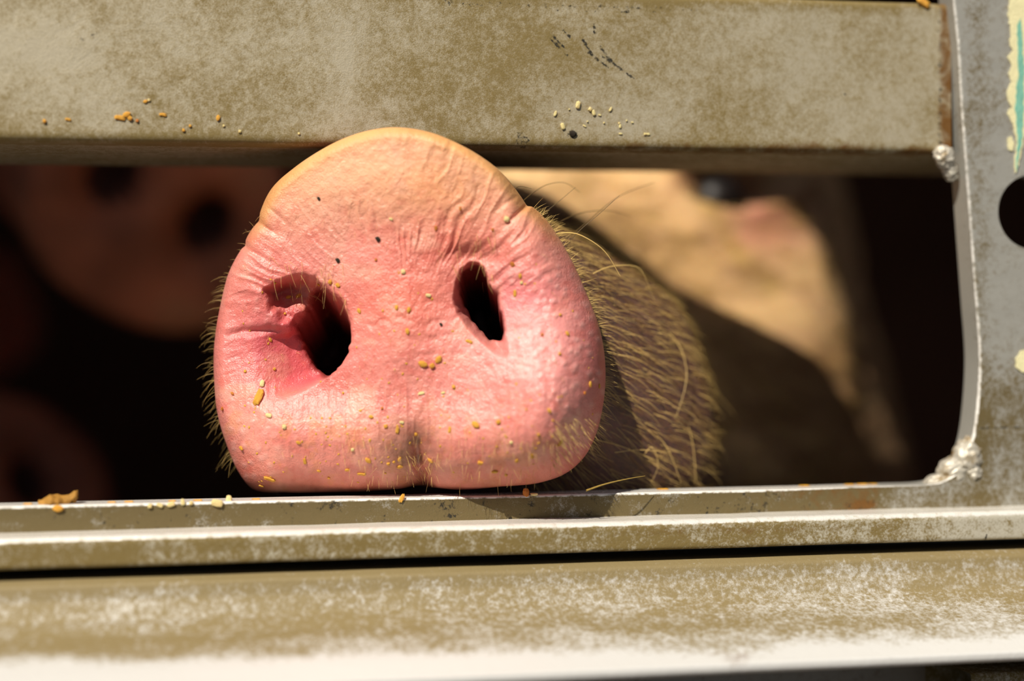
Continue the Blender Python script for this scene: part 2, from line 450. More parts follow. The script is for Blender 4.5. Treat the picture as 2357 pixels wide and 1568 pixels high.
# wall of the round bolt hole
th = np.linspace(0, 2 * math.pi, 97)[:-1]
nn = np.linspace(0, -TH, 4); T, Q = np.meshgrid(nn, th, indexing='ij')
V = G(hc[0] + hr * np.cos(Q), T, hc[1] + hr * np.sin(Q)).reshape(-1, 3)
keep(mesh_from('hole_rim', V, grid_faces(4, 96, True), M_POST, GATE, True, dict(dirt=np.full(len(V), .2), rust=np.full(len(V), .1), dark=np.zeros(len(V)))))

# flange in front of the plate under the opening
nF = 0.013
zs_t, zs_b = zc(1207, nF), zc(1277, nF)
def step_attr(S, n, z):
    top = np.exp(-((z - zs_t) / 0.0016) ** 2)
    d = 0.2 * fbm(S * 45, z * 200, o=3) + 0.06 * sm(zs_t - 0.0015, zs_t - 0.0045, z) * sm(0.12, 0.02, S) - 0.75 * sm(zs_t - 0.0016, zs_t - 0.0002, z)
    d = d - 0.35 * sm(0.07, 0.14, S)
    band = np.exp(-((z - zs_t + 0.0034) / 0.0016) ** 2)
    a = pl(2270, 1237, nF)
    return dict(bare_lit=0.62 * sm(zs_t - 0.0022, zs_t - 0.0008, z), dirt=d, rust=0.33 * band * sm(-0.05, 0.05, S) * sm(0.13, 0.09, S) + 0.05, dark=0.7 * gs(S, z, a[0], a[1], 0.0008, 0.0012))  # flange top whitened: bare metal plus painted-in light
prof = rounded([(-0.012, zs_t), (nF, zs_t), (nF, zs_b), (-0.012, zs_b)], [0.0005, 0.0024, 0.0012, 0.0005], 6)
o = keep(extrude('lower_flange', prof, -0.60, 0.22, 0.0008, M_STEP, GATE, step_attr, 0.0006, 0.00015))

# ------------------------------------------------------------------ sill under the gate: flares out towards the viewer, lip at its foot
za = zc(1302, 0.012)
pts = [(-0.010, za), (0.010, za), (0.0125, za - 0.0015), (0.0135, zc(1350, 0.0135)), (0.016, zc(1392, 0.016)), (0.022, zc(1428, 0.022)), (0.031, zc(1466, 0.031)),
       (0.040, zc(1510, 0.040)), (0.0455, zc(1541, 0.0455)), (0.0470, zc(1549, 0.0470)), (0.0470, zc(1566, 0.047)), (0.0455, zc(1571, 0.0455)), (-0.010, zc(1571, 0.0455))]
zl = zc(1545, 0.0465)
def sill_attr(S, n, z):
    k = sm(0.016, 0.042, n)
    edge = sm(zc(1340, 0.013), zc(1302, 0.012), z)
    d = 0.22 * fbm(S * 40, n * 120, o=3) + 0.36 - 0.30 * k + 0.12 * fbm(S * 14 + 3, n * 30, o=2) - 0.95 * sm(0.033, 0.043, n + 0.006 * fbm(S * 25, n * 0, o=3) - 0.003 * sm(0.0, 0.1, S)) + 0.35 * edge
    d = d + 0.22 * np.exp(-((n - 0.028) / 0.007) ** 2) * sm(-0.2, 0.5, fbm(S * 22 + 4, n * 60, o=3) + 0.2)
    rust = 0.10 * edge + 0.42 * np.exp(-((n - 0.0455) / 0.006) ** 2) * sm(0.25, 0.5, fbm(S * 40 + 20, n * 10, o=2) + 0.25 * sm(0.0, 0.08, S)) * sm(-0.02, 0.06, S)
    return dict(dirt=d, rust=rust, dark=zero(S))
SILL = extrude('trailer_sill', np.array(pts), -0.60, 0.22, 0.0008, M_SILL, None, sill_attr, 0.0009, 0.0001)
tag(SILL, 'pale flared trailer sill speckled with mud, below the gate along the picture foot', 'sill')
# lower bar peeping in at the bottom right corner
sa = pl(2235, 1552, 0.03)[0]
zt2 = pl(2300, 1549, 0.03)[1]
prof = rounded([(0.0, zt2), (0.03, zt2), (0.03, zt2 - 0.02), (0.0, zt2 - 0.02)], 0.0012, 4)
LB = extrude('bumper_bar', prof, sa, 0.22, 0.002, M_STEP, None, lambda S, n, z: dict(dirt=zero(S), dark=zero(S), rust=zero(S) + 0.1), 0.002)
tag(LB, 'small steel bar edge showing in the bottom right corner under the sill', 'bar')

# ------------------------------------------------------------------ welds and paint
def blob(name, center, ax, mat, parent, seed, amp=0.25, freq=2.2, nu=40, nv=56):
    """lumpy bead: list of (centre px, n, half sizes s/n/z, rotation in plane) merged into one mesh"""
    Vs, Fs, off = [], [], 0
    for (px, py, n0, a, b, c, rot) in center:
        s0, z0 = pl(px, py, n0)
        th, ph = np.meshgrid(np.linspace(0, math.pi, nu), np.linspace(0, 2 * math.pi, nv + 1)[:-1], indexing='ij')
        x, y, z = np.sin(th) * np.cos(ph), np.sin(th) * np.sin(ph), np.cos(th)
        r = 1 + amp * fbm(x * freq + seed, y * freq, z * freq, 4) + 0.06 * np.sin(z * 14 + 3 * vn(x * 3, y * 3, z * 3))
        x, y, z = x * r * a, y * r * b, z * r * c
        cr_, sr_ = math.cos(rot), math.sin(rot)
        Vs.append(G(s0 + x * cr_ - z * sr_, n0 + y, z0 + x * sr_ + z * cr_).reshape(-1, 3)); Fs.append(grid_faces(nu, nv, True) + off); off += nu * nv
        seed += 3.7
    V, F = np.concatenate(Vs), np.concatenate(Fs)
    r_ = np.random.default_rng(int(seed * 10)); k = fbm(V[:, 0] * 250, V[:, 2] * 250, V[:, 1] * 250)
    return keep(mesh_from(name, V, F, mat, parent, True, dict(dirt=k * 0.9, rust=np.clip(k * 0.9 + 0.05, 0, .45), dark=np.clip(-k - 0.25, 0, 1))))
mm = 0.001
b1 = blob('weld_bead', [(2174, 362, -0.004, 3.1 * mm, 2.8 * mm, 3.6 * mm, 0.3), (2186, 392, -0.005, 2.3 * mm, 2.4 * mm, 3.4 * mm, 0.35)], None, M_WELD, GATE, 3.1)
b1['label'] = 'lumpy silvery weld where the rail meets the plate'
b2 = blob('weld_bead', [(2226, 1055, -0.0030, 4.6 * mm, 4.6 * mm, 6.4 * mm, -0.30), (2196, 1086, -0.0040, 5.6 * mm, 4.6 * mm, 4.6 * mm, 0.5), (2158, 1106, -0.005, 4.6 * mm, 3.8 * mm, 2.0 * mm, 0.32), (2235, 1085, -0.0030, 3.0 * mm, 4.0 * mm, 3.6 * mm, 0)], None, M_WELD, GATE, 8.3, 0.22, 1.7)
b2['label'] = 'pale lumpy weld filling the lower corner of the opening'

def slab(name, outline_px, n0, t, mat, parent, jag=0.0):
    """thin coat of paint of real thickness on the plate"""
    P = []
    m = len(outline_px)
    for i in range(m):
        a, b = np.array(outline_px[i], float), np.array(outline_px[(i + 1) % m], float)
        k = max(1, int(np.hypot(*(b - a)) / 6))
        for j in range(k):
            q = a + (b - a) * j / k; P.append(q + jag * np.array([vn(q[0] * .13, q[1] * .13), vn(q[0] * .13 + 40, q[1] * .13)]))
    sz = np.array([pl(x, y, n0) for x, y in P]); n = len(sz)
    V = np.concatenate([G(sz[:, 0], np.full(n, n0), sz[:, 1]), G(sz[:, 0], np.full(n, n0 + t), sz[:, 1])])
    F = [tuple(range(n, 2 * n)), tuple(range(n))[::-1]] + [(i, (i + 1) % n, n + (i + 1) % n, n + i) for i in range(n)]
    return keep(mesh_from(name, V, F, mat, parent, False))
o = slab('paint_drip', [(2316, -40), (2324, 10), (2318, 38), (2326, 60), (2324, 100), (2330, 118), (2317, 132), (2328, 152), (2321, 172), (2327, 190), (2318, 212), (2319, 232), (2327, 247), (2318, 262), (2322, 275),
     (2332, 285), (2338, 330), (2335, 400), (2345, 380), (2356, 320), (2366, 290), (2400, 260), (2400, -40)], 0.0, 0.0004, M_PAINT, GATE, 2.5)
o['label'] = 'cream paint drip with ragged edge'
slab('paint_drip', [(2318, 318), (2328, 314), (2334, 330), (2330, 348), (2320, 345)], 0.0, 0.0004, M_PAINT, GATE, 1.5)
slab('paint_streak', [(2340, 60), (2350, 40), (2356, 150), (2357, 250), (2352, 330), (2340, 395), (2341, 300), (2336, 240), (2343, 170)], 0.0004, 0.0001, M_TEAL, GATE, 2.5)
slab('paint_drip', [(2338, 828), (2350, 806), (2375, 800), (2375, 860), (2350, 858), (2336, 845)], 0.0, 0.0004, M_PAINT, GATE, 2.0)

# ------------------------------------------------------------------ setting: inside of the trailer, ground
def box(name, a, b, mat, kind='structure'):
    V = [(x, y, z) for x in (a[0], b[0]) for y in (a[1], b[1]) for z in (a[2], b[2])]
    F = [(0, 1, 3, 2), (4, 6, 7, 5), (0, 4, 5, 1), (2, 3, 7, 6), (0, 2, 6, 4), (1, 5, 7, 3)]
    o = mesh_from(name, V, F, mat, None, False); o['kind'] = kind; return o
box('floor', (-0.9, 0.35, ZC - 0.60), (1.0, 2.6, ZC - 0.55), M_DARKWALL)
box('ceiling', (-0.9, 1.00, ZC + 0.62), (1.0, 2.6, ZC + 0.66), M_DARKWALL)  # cut short at the front so sun brightens the unseen interior
box('ceiling', (-0.9, 0.50, ZC + 0.62), (0.1, 1.00, ZC + 0.66), M_DARKWALL)     # unseen piece added to shade the left pigs; gap beside it brightens the interior
box('wall_back', (-0.9, 2.6, ZC - 0.60), (1.0, 2.65, ZC + 0.66), M_DARKWALL)
box('wall_left', (-0.95, 0.35, ZC - 0.60), (-0.9, 2.65, ZC + 0.66), M_DARKWALL)
box('wall_right', (1.0, 0.55, ZC - 0.60), (1.05, 2.65, ZC + 0.66), M_DARKWALL)
def gbox(name, s0, s1, n0, n1, z0, z1):
    V = np.array([G(s, n, z) for s in (s0, s1) for n in (n0, n1) for z in (z0, z1)])
    F = [(0, 1, 3, 2), (4, 6, 7, 5), (0, 4, 5, 1), (2, 3, 7, 6), (0, 2, 6, 4), (1, 5, 7, 3)]
    o = mesh_from(name, V, F, M_POST, None, False, dict(dirt=np.zeros(8), rust=np.zeros(8), dark=np.zeros(8))); o['kind'] = 'structure'; return o
gbox('wall_front', -0.98, 1.02, -0.066, -0.005, zu + 0.045, 0.66)       # trailer side above the slots
gbox('wall_front', -0.98, -0.45, -0.066, -0.005, -0.60, zu + 0.045)     # left of the slots
gbox('wall_front', sOut, 1.02, -0.066, -0.004, -0.60, zu + 0.045)       # right of the slots
gbox('wall_front', -0.60, sOut, -0.016, -0.011, -0.60, zc(1150, -0.011)) # below the slots
box('ground', (-60, -60, -0.02), (60, 60, 0.0), M_GROUND)

# ------------------------------------------------------------------ the pig
OUT = np.array([(905, 293), (985, 303), (1060, 333), (1110, 362), (1150, 393), (1188, 437), (1208, 466), (1214, 474), (1225, 476), (1252, 500), (1290, 553), (1320, 607), (1350, 675), (1375, 738), (1390, 805), (1394, 870),
                (1387, 940), (1372, 1000), (1345, 1052), (1302, 1090), (1240, 1112), (1150, 1121), (1030, 1126), (985, 1121), (960, 1118), (930, 1124), (860, 1130), (760, 1133), (660, 1134), (605, 1133), (576, 1122), (548, 1085), (520, 1020),
                (500, 950), (493, 880), (492, 810), (500, 740), (510, 690), (525, 632), (544, 592), (557, 572), (564, 566), (566, 552), (578, 530), (590, 515), (596, 508), (599, 488), (626, 433), (680, 384), (732, 349), (790, 319), (850, 300)], float)
PC = np.array([935.0, 745.0])
NS, NR = 1000, 330
TH_ = np.linspace(0, 2 * math.pi, NS + 1)[:-1]          # 0 = right, clockwise in the picture
def polar(P, c, th):
    a = np.arctan2(P[:, 1] - c[1], P[:, 0] - c[0]) % (2 * math.pi); r = np.hypot(P[:, 0] - c[0], P[:, 1] - c[1])
    k = np.argsort(a); a, r = a[k], r[k]
    a = np.r_[a[-3:] - 2 * math.pi, a, a[:3] + 2 * math.pi]; r = np.r_[r[-3:], r, r[:3]]
    # monotone-ish cubic (Catmull-Rom on nonuniform knots)
    i = np.clip(np.searchsorted(a, th, side='right') - 1, 1, len(a) - 3); h = a[i + 1] - a[i]; u = (th - a[i]) / h
    m0 = (r[i + 1] - r[i - 1]) / (a[i + 1] - a[i - 1]); m1 = (r[i + 2] - r[i]) / (a[i + 2] - a[i])
    return (2 * u ** 3 - 3 * u ** 2 + 1) * r[i] + (u ** 3 - 2 * u ** 2 + u) * h * m0 + (-2 * u ** 3 + 3 * u ** 2) * r[i + 1] + (u ** 3 - u ** 2) * h * m1
R0 = polar(OUT, PC, TH_)
rho = np.linspace(0, 1, NR) ** 0.92
RHO, TT = np.meshgrid(rho, TH_, indexing='ij')
X = PC[0] + RHO * R0[None, :] * np.cos(TT); Y = PC[1] + RHO * R0[None, :] * np.sin(TT)

def plane_depth(X, Y):
    return 0.4530 - (X - 942) / 450 * 0.0080 + np.where(Y < 740, -0.0100 * ((740 - Y) / 450) ** 2, 0.0015 * ((Y - 740) / 390))

HOLE_L = [(738, 672), (758, 672), (778, 688), (795, 714), (804, 748), (805, 772), (797, 814), (780, 848), (756, 866), (730, 850), (712, 812), (700, 775), (692, 752), (712, 732), (728, 700)]
HOLLOW = [(622, 672), (655, 652), (700, 643), (742, 650), (772, 682), (780, 720), (735, 745), (690, 750), (650, 742), (628, 712)]
HOLE_R = [(1078, 616), (1092, 608), (1104, 612), (1113, 632), (1117, 655), (1130, 668), (1142, 678), (1142, 700), (1148, 722), (1158, 750), (1164, 775), (1158, 795), (1135, 790), (1112, 766), (1090, 738), (1072, 708), (1060, 672), (1056, 640), (1063, 622)]
FUN_R = [(1083, 600), (1060, 618), (1046, 650), (1042, 690), (1050, 722), (1076, 756), (1104, 788), (1134, 814), (1165, 830), (1172, 806), (1160, 765), (1146, 715), (1142, 680), (1124, 660), (1117, 630), (1105, 604)]
def shrink(P, k):
    P = np.array(P, float); c = P.mean(0); return c + (P - c) * k
def relief(X, Y, RHO, TT):
    """(bulge in mm towards the viewer, pit in mm away, pimple mask)"""
    r = np.hypot(X - 930, Y - 780)
    h = 6.0 * (1 - RHO ** 2)
    h = h + 7.0 * gs(X, Y, 1245, 905, 115, 150) + 3.5 * gs(X, Y, 600, 965, 110, 120) + 2.0 * gs(X, Y, 1090, 1010, 110, 70) + 1.5 * gs(X, Y, 820, 1010, 110, 80)
    h = h + 2.0 * gs(X, Y, 880, 430, 170, 90) + 1.6 * gs(X, Y, 1230, 600, 70, 90) + 1.8 * gs(X, Y, 590, 650, 50, 110)
    h = h - 3.6 * gs(X, Y, 690, 770, 120, 105) - 3.0 * gs(X, Y, 1105, 690, 85, 115)
    h = h + 2.0 * gs(X, Y, 905, 790, 75, 160)                                            # septum
    # philtrum notch at the bottom
    xc = 958 + (Y - 1000) * 0.16 + 6 * vn(Y * 0.03, Y * 0)
    m = sm(955, 1075, Y)
    h = h - m * (3.4 * np.exp(-((X - xc) / 13) ** 2) + 3.2 * np.exp(-((X - xc) / 48) ** 2))
    # flap of the left nostril and the fold under it
    yc = 762 - (X - 590) * 0.10 + 4 * vn(X * 0.05, X * 0 + 3)
    flap = gs(X, Y, 668, 716, 64, 34) * sm(yc + 6, yc - 20, Y)
    h = h + flap * (0.8 + 1.3 * fbm(X / 22, Y / 22, o=3))
    h = h - 1.6 * np.exp(-((Y - yc) / 9) ** 2) * sm(480, 600, X) * sm(735, 690, X)
    # hollow above the flap, below the upper rim of the left nostril
    h = h + 2.6 * (np.exp(-((Y - 1020 - 0.02 * (X - 930)) / 95) ** 2)) * sm(540, 660, X) * sm(1340, 1240, X) - 1.6 * gs(X, Y, 740, 905, 90, 45) - 2.0 * gs(X, Y, 1085, 588, 42, 24)
    # pits
    ys = np.array([640, 676, 690, 728, 770, 812, 848, 872, 900, 935, 1000]); xs = np.array([730, 748, 776, 798, 804, 796, 776, 748, 706, 640, 560])
    xe = np.interp(Y, ys, xs)
    w = 12 + 55 * sm(835, 930, Y)
    ylow = 905 - (X - 600) * 0.20
    fun = sm(565, 775, X) * sm(-4, 22, Y - yc) * (1 - sm(-35, 60, Y - ylow)) * (1 - sm(-w, 4, X - xe))
    funnel = 13.0 * fun + (8.5 - 4.0 * sm(672, 722, Y)) * sm(-18, 20, poly_sd(X, Y, HOLLOW) + 4 * vn(X * .06, Y * .06)) * (1 - sm(-10, 4, X - xe))
    dL = poly_sd(X, Y, shrink(HOLE_L, .84)) + 11 + 2.5 * vn(X * 0.09, Y * 0.09); dR = poly_sd(X, Y, shrink(HOLE_R, .82)) + 7 + 3.0 * vn(X * 0.08, Y * 0.08)
    pit = 46 * sm(-2, 7, dL)
    funnel = funnel + 5.0 * sm(-34, 2, dL) ** 2 * sm(770, 735, X) * sm(790, 740, Y) + 1.2 * sm(-12, 0, dL) ** 2 + 1.2 * sm(-12, 0, dR) ** 2
    fR = poly_sd(X, Y, FUN_R) + 1.5 * vn(X * 0.07, Y * 0.07)
    funnel = funnel + 9.0 * sm(-2, 26, fR) * sm(850, 770, Y) ** 0.5
    pit = pit + 46 * sm(-2, 7, dR)
    # notches and creases running in from the rim
    for (ax, ay, bx, by, dep) in ((592, 512, 655, 552, 1.2), (559, 570, 640, 610, 1.1), (1214, 472, 1150, 530, 1.2), (1185, 455, 1120, 500, .5), (620, 480, 690, 540, .4)):
        ex, ey = bx - ax, by - ay; t = np.clip(((X - ax) * ex + (Y - ay) * ey) / (ex * ex + ey * ey), 0, 1)
        d = np.hypot(X - ax - t * ex, Y - ay - t * ey)
        h = h - dep * (1 - t) * np.exp(-(d / 5.0) ** 2)
    # folds across the septum
    for (y0, x0, x1, a) in ((738, 840, 1060, .55), (716, 930, 1040, .25), (812, 930, 1090, .22), (757, 960, 1080, .2)):
        yy = y0 + 22 * vn(X * 0.011, X * 0 + y0) + 7 * vn(X * 0.05, X * 0 + y0); h = h - 0.7 * a * (0.55 + 0.9 * vn(X * 0.03 + y0, Y * 0.01)) * np.exp(-((Y - yy) / 7.5) ** 2) * sm(x0 - 30, x0 + 20, X) * sm(x1 + 30, x1 - 20, X)
    # radial wrinkles of the upper half, small vertical ones elsewhere
    ang = np.arctan2(Y - 800, X - 930)
    up = sm(760, 640, Y) * sm(130, 240, r)
    wr = 1 - np.abs(vn(ang * 22 + 0.9 * vn(r / 60, ang * 5), r / 130)) * 1.9
    wr2 = 1 - np.abs(vn(ang * 48 + vn(r / 40, ang * 6), r / 75)) * 1.9
    mk = sm(0.30, 0.75, fbm(X / 120, Y / 120, o=2) * 1.2 + 0.62 + 0.35 * gs(X, Y, 1080, 500, 130, 110) + 0.3 * gs(X, Y, 600, 590, 90, 90) - 0.7 * gs(X, Y, 860, 400, 170, 90))
    h = h + up * mk * (-0.75 * np.clip(-wr, 0, 1) * 0 + 0.32 * wr + 0.07 * wr2)
    fl = sm(600, 520, X) * sm(940, 760, Y) * 0.6                                          # flank folds left
    h = h + fl * 0.35 * (1 - np.abs(vn(X / 45, (Y + 0.35 * X) / 11)) * 1.9)
    lowf = sm(830, 930, Y) * sm(1090, 1010, Y)
    h = h + lowf * 0.16 * (1 - np.abs(vn((X + 0.0 * Y) / 16, Y / 70)) * 1.9)
    # fine leather grain
    g1, g2 = worley(X + 8 * vn(X / 30, Y / 30), Y * 0.9, 15, 5)
    h = h + 0.10 * (1 - g1 / 12) * sm(0, 0.1, 1 - RHO) + 0.35 * fbm(X / 55, Y / 55, o=3) + 0.07 * fbm(X / 9, Y / 9, o=2)
    # pimples
    d, k = worley(X, Y, 27, 21)
    pm = np.clip(sm(1180, 1290, X) * sm(540, 640, Y) * sm(1040, 960, Y) + gs(X, Y, 1165, 650, 50, 55) + sm(700, 590, X) * sm(870, 950, Y) * sm(1125, 1080, Y) + 0.8 * gs(X, Y, 600, 700, 45, 60), 0, 1)
    pim = pm * np.exp(-(d / 7.0) ** 2) * (k > 0.25)
    h = h + 0.28 * pim
    return h, pit, funnel, pim, fun, dL, dR, fR

h, pit, funnel, pim, fun, dL, dR, fR = relief(X, Y, RHO, TT)
# rim: rolls back; wider and softer along the foot
foot = sm(0.35, 0.95, np.sin(TT))
rw = 0.055 + 0.13 * foot + 0.19 * sm(0.45, 1, np.cos(TT)); rd = 0.0070 - 0.002 * sm(-0.6, -0.95, np.sin(TT)) + 0.0060 * foot + 0.012 * sm(0.3, 1, np.cos(TT)) + 0.001 * sm(-.3, -1, np.cos(TT))
t = np.clip((RHO - (1 - rw)) / rw, 0, 1)
roll = rd * (1 - np.sqrt(np.clip(1 - (t * 0.999) ** 2, 0, 1)))
D = plane_depth(X, Y) - h * mm + roll
LEAN = np.where((X < 930)[..., None], np.array([0.0, 0.97, -0.25]), np.array([0.03, 0.97, -0.22]))
FV = P3(X, Y, D + funnel * mm) + (pit * mm)[..., None] * LEAN

def lerp3(c, w, col): return c + w[..., None] * (lin(col) - c)
def front_color(X, Y, RHO, TT):
    c = np.zeros(X.shape + (3,)) + lin((239, 150, 138))
    c = lerp3(c, 0.85 * sm(620, 380, Y), (249, 190, 144))
    c = lerp3(c, 0.55 * gs(X, Y, 1010, 430, 110, 60), (240, 158, 96))
    c = lerp3(c, 0.7 * gs(X, Y, 930, 690, 120, 100), (232, 116, 88))
    c = lerp3(c, 0.5 * gs(X, Y, 1050, 560, 110, 60), (232, 122, 96))
    c = lerp3(c, 0.75 * gs(X, Y, 640, 670, 80, 55), (222, 100, 92))
    c = lerp3(c, 0.85 * gs(X, Y, 690, 700, 55, 42), (150, 76, 56))
    c = lerp3(c, 0.85 * np.clip(1.1 * gs(X, Y, 650, 795, 130, 95) + fun, 0, 1), (212, 84, 96))
    c = lerp3(c, 0.8 * gs(X, Y, 1195, 690, 95, 60), (224, 102, 110))
    c = lerp3(c, 0.6 * gs(X, Y, 1240, 800, 150, 140), (250, 172, 170))
    c = lerp3(c, 0.6 * sm(1300, 1385, X) * sm(640, 760, Y), (206, 92, 92))
    c = lerp3(c, 0.6 * sm(970, 1100, Y), (224, 128, 106))
    n1 = fbm(X / 70, Y / 70, o=4); n2 = fbm(X / 22 + 50, Y / 22, o=3)
    c = lerp3(c, np.clip(0.55 * sm(0.0, 0.5, n2), 0, 1) * 0.7 * (0.3 + 0.7 * sm(400, 560, Y)), (218, 98, 84))
    c = lerp3(c, np.clip(sm(0.05, 0.5, n1), 0, 1) * 0.35, (246, 186, 160))
    # ochre feed dust: top rim, foot, patches
    c = lerp3(c, 0.6 * sm(0.90, 0.985, RHO) * sm(600, 480, Y), (214, 158, 72))
    dust = np.clip(sm(0.15, 0.45, fbm(X / 30 + 7, Y / 30, o=4)) * sm(860, 1010, Y) * 0.35, 0, 1)
    c = lerp3(c, dust, (228, 146, 78))
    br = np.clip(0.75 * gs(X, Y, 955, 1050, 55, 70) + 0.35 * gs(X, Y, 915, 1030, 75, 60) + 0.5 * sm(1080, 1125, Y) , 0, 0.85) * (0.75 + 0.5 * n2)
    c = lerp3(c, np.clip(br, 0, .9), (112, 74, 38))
    c = lerp3(c, 0.45 * pim, (248, 190, 180))
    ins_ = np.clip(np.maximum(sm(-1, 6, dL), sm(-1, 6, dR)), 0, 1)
    c = lerp3(c, 0.9 * np.maximum(sm(-22, 0, dL) * sm(775, 745, X), sm(-8, 0, dR)), (132, 50, 48))  # dark red lining, with some of the nostril shade painted in
    c = lerp3(c, ins_, (58, 24, 23))  # inside the holes the lining is deepened to stand in for shade
    return np.clip(c, 0.004, 0.95)
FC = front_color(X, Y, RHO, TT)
FW = np.clip(0.75 + 0.35 * fbm(X / 60, Y / 60, o=2) - 0.35 * sm(520, 380, Y) - 0.3 * sm(1040, 1110, Y) + 0.35 * gs(X, Y, 1180, 900, 150, 110) + 0.35 * gs(X, Y, 740, 930, 160, 70), 0, 1)

# rings of muzzle, cheeks and neck behind the disc, each given by its outline at its own distance
def ring(c, pts): return (np.array(c, float), np.array(pts, float))
RINGS = [
 (0.480, [(950, 425), (1150, 455), (1290, 545), (1400, 680), (1465, 850), (1460, 1000), (1390, 1110), (1200, 1180), (950, 1200), (700, 1180), (580, 1050), (560, 850), (600, 650), (710, 490)]),
 (0.492, [(1000, 440), (1200, 475), (1370, 570), (1490, 690), (1560, 830), (1585, 980), (1555, 1120), (1400, 1230), (1100, 1270), (750, 1230), (610, 1080), (590, 850), (630, 650), (770, 500)]),
 (0.507, [(1030, 435), (1220, 470), (1400, 570), (1540, 690), (1618, 840), (1648, 980), (1625, 1130), (1450, 1260), (1100, 1300), (760, 1250), (630, 1080), (610, 850), (650, 650), (800, 490)]),
 (0.540, [(1030, 425), (1180, 440), (1370, 540), (1520, 670), (1600, 800), (1640, 970), (1640, 1130), (1450, 1280), (1100, 1330), (760, 1270), (640, 1080), (620, 850), (660, 640), (800, 480)]),
 (0.590, [(1050, 350), (1190, 385), (1370, 490), (1505, 640), (1600, 780), (1720, 960), (1800, 1120), (1500, 1350), (1100, 1400), (760, 1330), (650, 1080), (640, 850), (690, 620), (820, 430)]),
 (0.618, [(1090, 230), (1260, 290), (1420, 400), (1620, 560), (1720, 720), (1850, 900), (1910, 1080), (1600, 1450), (1150, 1500), (780, 1400), (660, 1100), (660, 850), (710, 580), (840, 350)]),
 (0.642, [(1150, 80), (1420, 150), (1690, 390), (1825, 560), (1885, 720), (1932, 900), (1955, 1080), (1700, 1500), (1200, 1560), (820, 1450), (700, 1100), (690, 850), (730, 540), (900, 220)]),
 (0.668, [(1200, -60), (1560, 60), (1800, 390), (1900, 570), (1945, 720), (1978, 920), (2005, 1080), (1800, 1500), (1220, 1580), (840, 1460), (720, 1100), (700, 850), (740, 520), (930, 150)]),
 (0.790, [(1250, -200), (1650, -90), (1910, 350), (1965, 590), (2005, 740), (2070, 960), (2100, 1100), (1800, 1550), (1250, 1620), (870, 1480), (740, 1100), (720, 850), (760, 500), (970, 50)]),
 (0.920, [(1290, -160), (1660, -60), (1900, 350), (1960, 600), (1980, 750), (2010, 1000), (2010, 1130), (1800, 1500), (1300, 1620), (950, 1480), (820, 1100), (800, 850), (840, 500), (1000, 50)]),
 (1.100, [(1320, 40), (1560, 100), (1740, 350), (1800, 600), (1820, 750), (1830, 1000), (1800, 1130), (1650, 1350), (1320, 1450), (1050, 1350), (900, 1100), (870, 850), (900, 500), (1060, 150)]),
 (1.500, [(1330, 250), (1480, 290), (1600, 450), (1650, 600), (1660, 750), (1660, 900), (1640, 1000), (1560, 1120), (1330, 1180), (1150, 1120), (1020, 1000), (1000, 850), (1020, 600), (1120, 350)]),
]
ctr, rad, dep = [], [], []
rimD = D[-1]
# two narrow rings right behind the rim, shaped like the outline
for (dd, sc, cx, cy) in ((0.006, 0.975, 935, 745), (0.0125, 0.885, 938, 752), (0.017, 0.84, 945, 760), (0.022, 0.82, 965, 768)):
    topw = sm(-0.55, -0.95, np.sin(TH_))
    ctr.append(np.tile([cx, cy], (NS, 1))); rad.append(R0 * (sc - 0.035 * topw * sm(0.0, 0.012, dd))); dep.append(rimD + dd * (1 - 0.35 * topw - 0.65 * sm(0.3, 0.95, np.cos(TH_))))
for (dd, P) in RINGS:
    P = np.array(P, float); c = np.array([(P[:, 0].max() + P[:, 0].min()) / 2, 0.5 * (P[:, 1].max() + P[:, 1].min())]); c[1] = min(c[1], 800)
    ctr.append(np.tile(c, (NS, 1))); rad.append(polar(P, c, TH_)); dep.append(np.full(NS, dd))
ctr, rad, dep = np.array(ctr), np.array(rad), np.array(dep)
ctr = np.concatenate([np.tile(PC, (1, NS, 1)), ctr]); rad = np.concatenate([R0[None], rad]); dep = np.concatenate([rimD[None], dep])
nk = len(dep); kk = np.concatenate([np.linspace(0, 4, 29)[:-1], np.linspace(4, 10, 86)[:-1], np.linspace(10, nk - 1, 40)])
def cub(A, t):
    i = np.clip(np.floor(t).astype(int), 0, nk - 2); u = t - i
    u = u.reshape((-1,) + (1,) * (A.ndim - 1))
    m0 = 0.5 * (A[i + 1] - A[np.maximum(i - 1, 0)]); m1 = 0.5 * (A[np.minimum(i + 2, nk - 1)] - A[i])
    return (2 * u ** 3 - 3 * u ** 2 + 1) * A[i] + (u ** 3 - 2 * u ** 2 + u) * m0 + (-2 * u ** 3 + 3 * u ** 2) * A[i + 1] + (u ** 3 - u ** 2) * m1
kb = kk[1:]
Cb, Rb, Db = cub(ctr, kb), cub(rad, kb), cub(dep, kb)
TB = np.tile(TH_, (len(kb), 1))
BX = Cb[..., 0] + Rb * np.cos(TB); BY = Cb[..., 1] + Rb * np.sin(TB)
BVf = P3(BX, BY, Db)
# soft lumps and folds of the hide
lump = fbm(BVf[..., 0] * 55, BVf[..., 2] * 55, BVf[..., 1] * 55, 4)
cen = P3(Cb[..., 0], Cb[..., 1], Db); rad_dir = BVf - cen; rad_dir /= np.linalg.norm(rad_dir, axis=-1, keepdims=True)
amp = 0.0022 * sm(0.475, 0.54, Db)
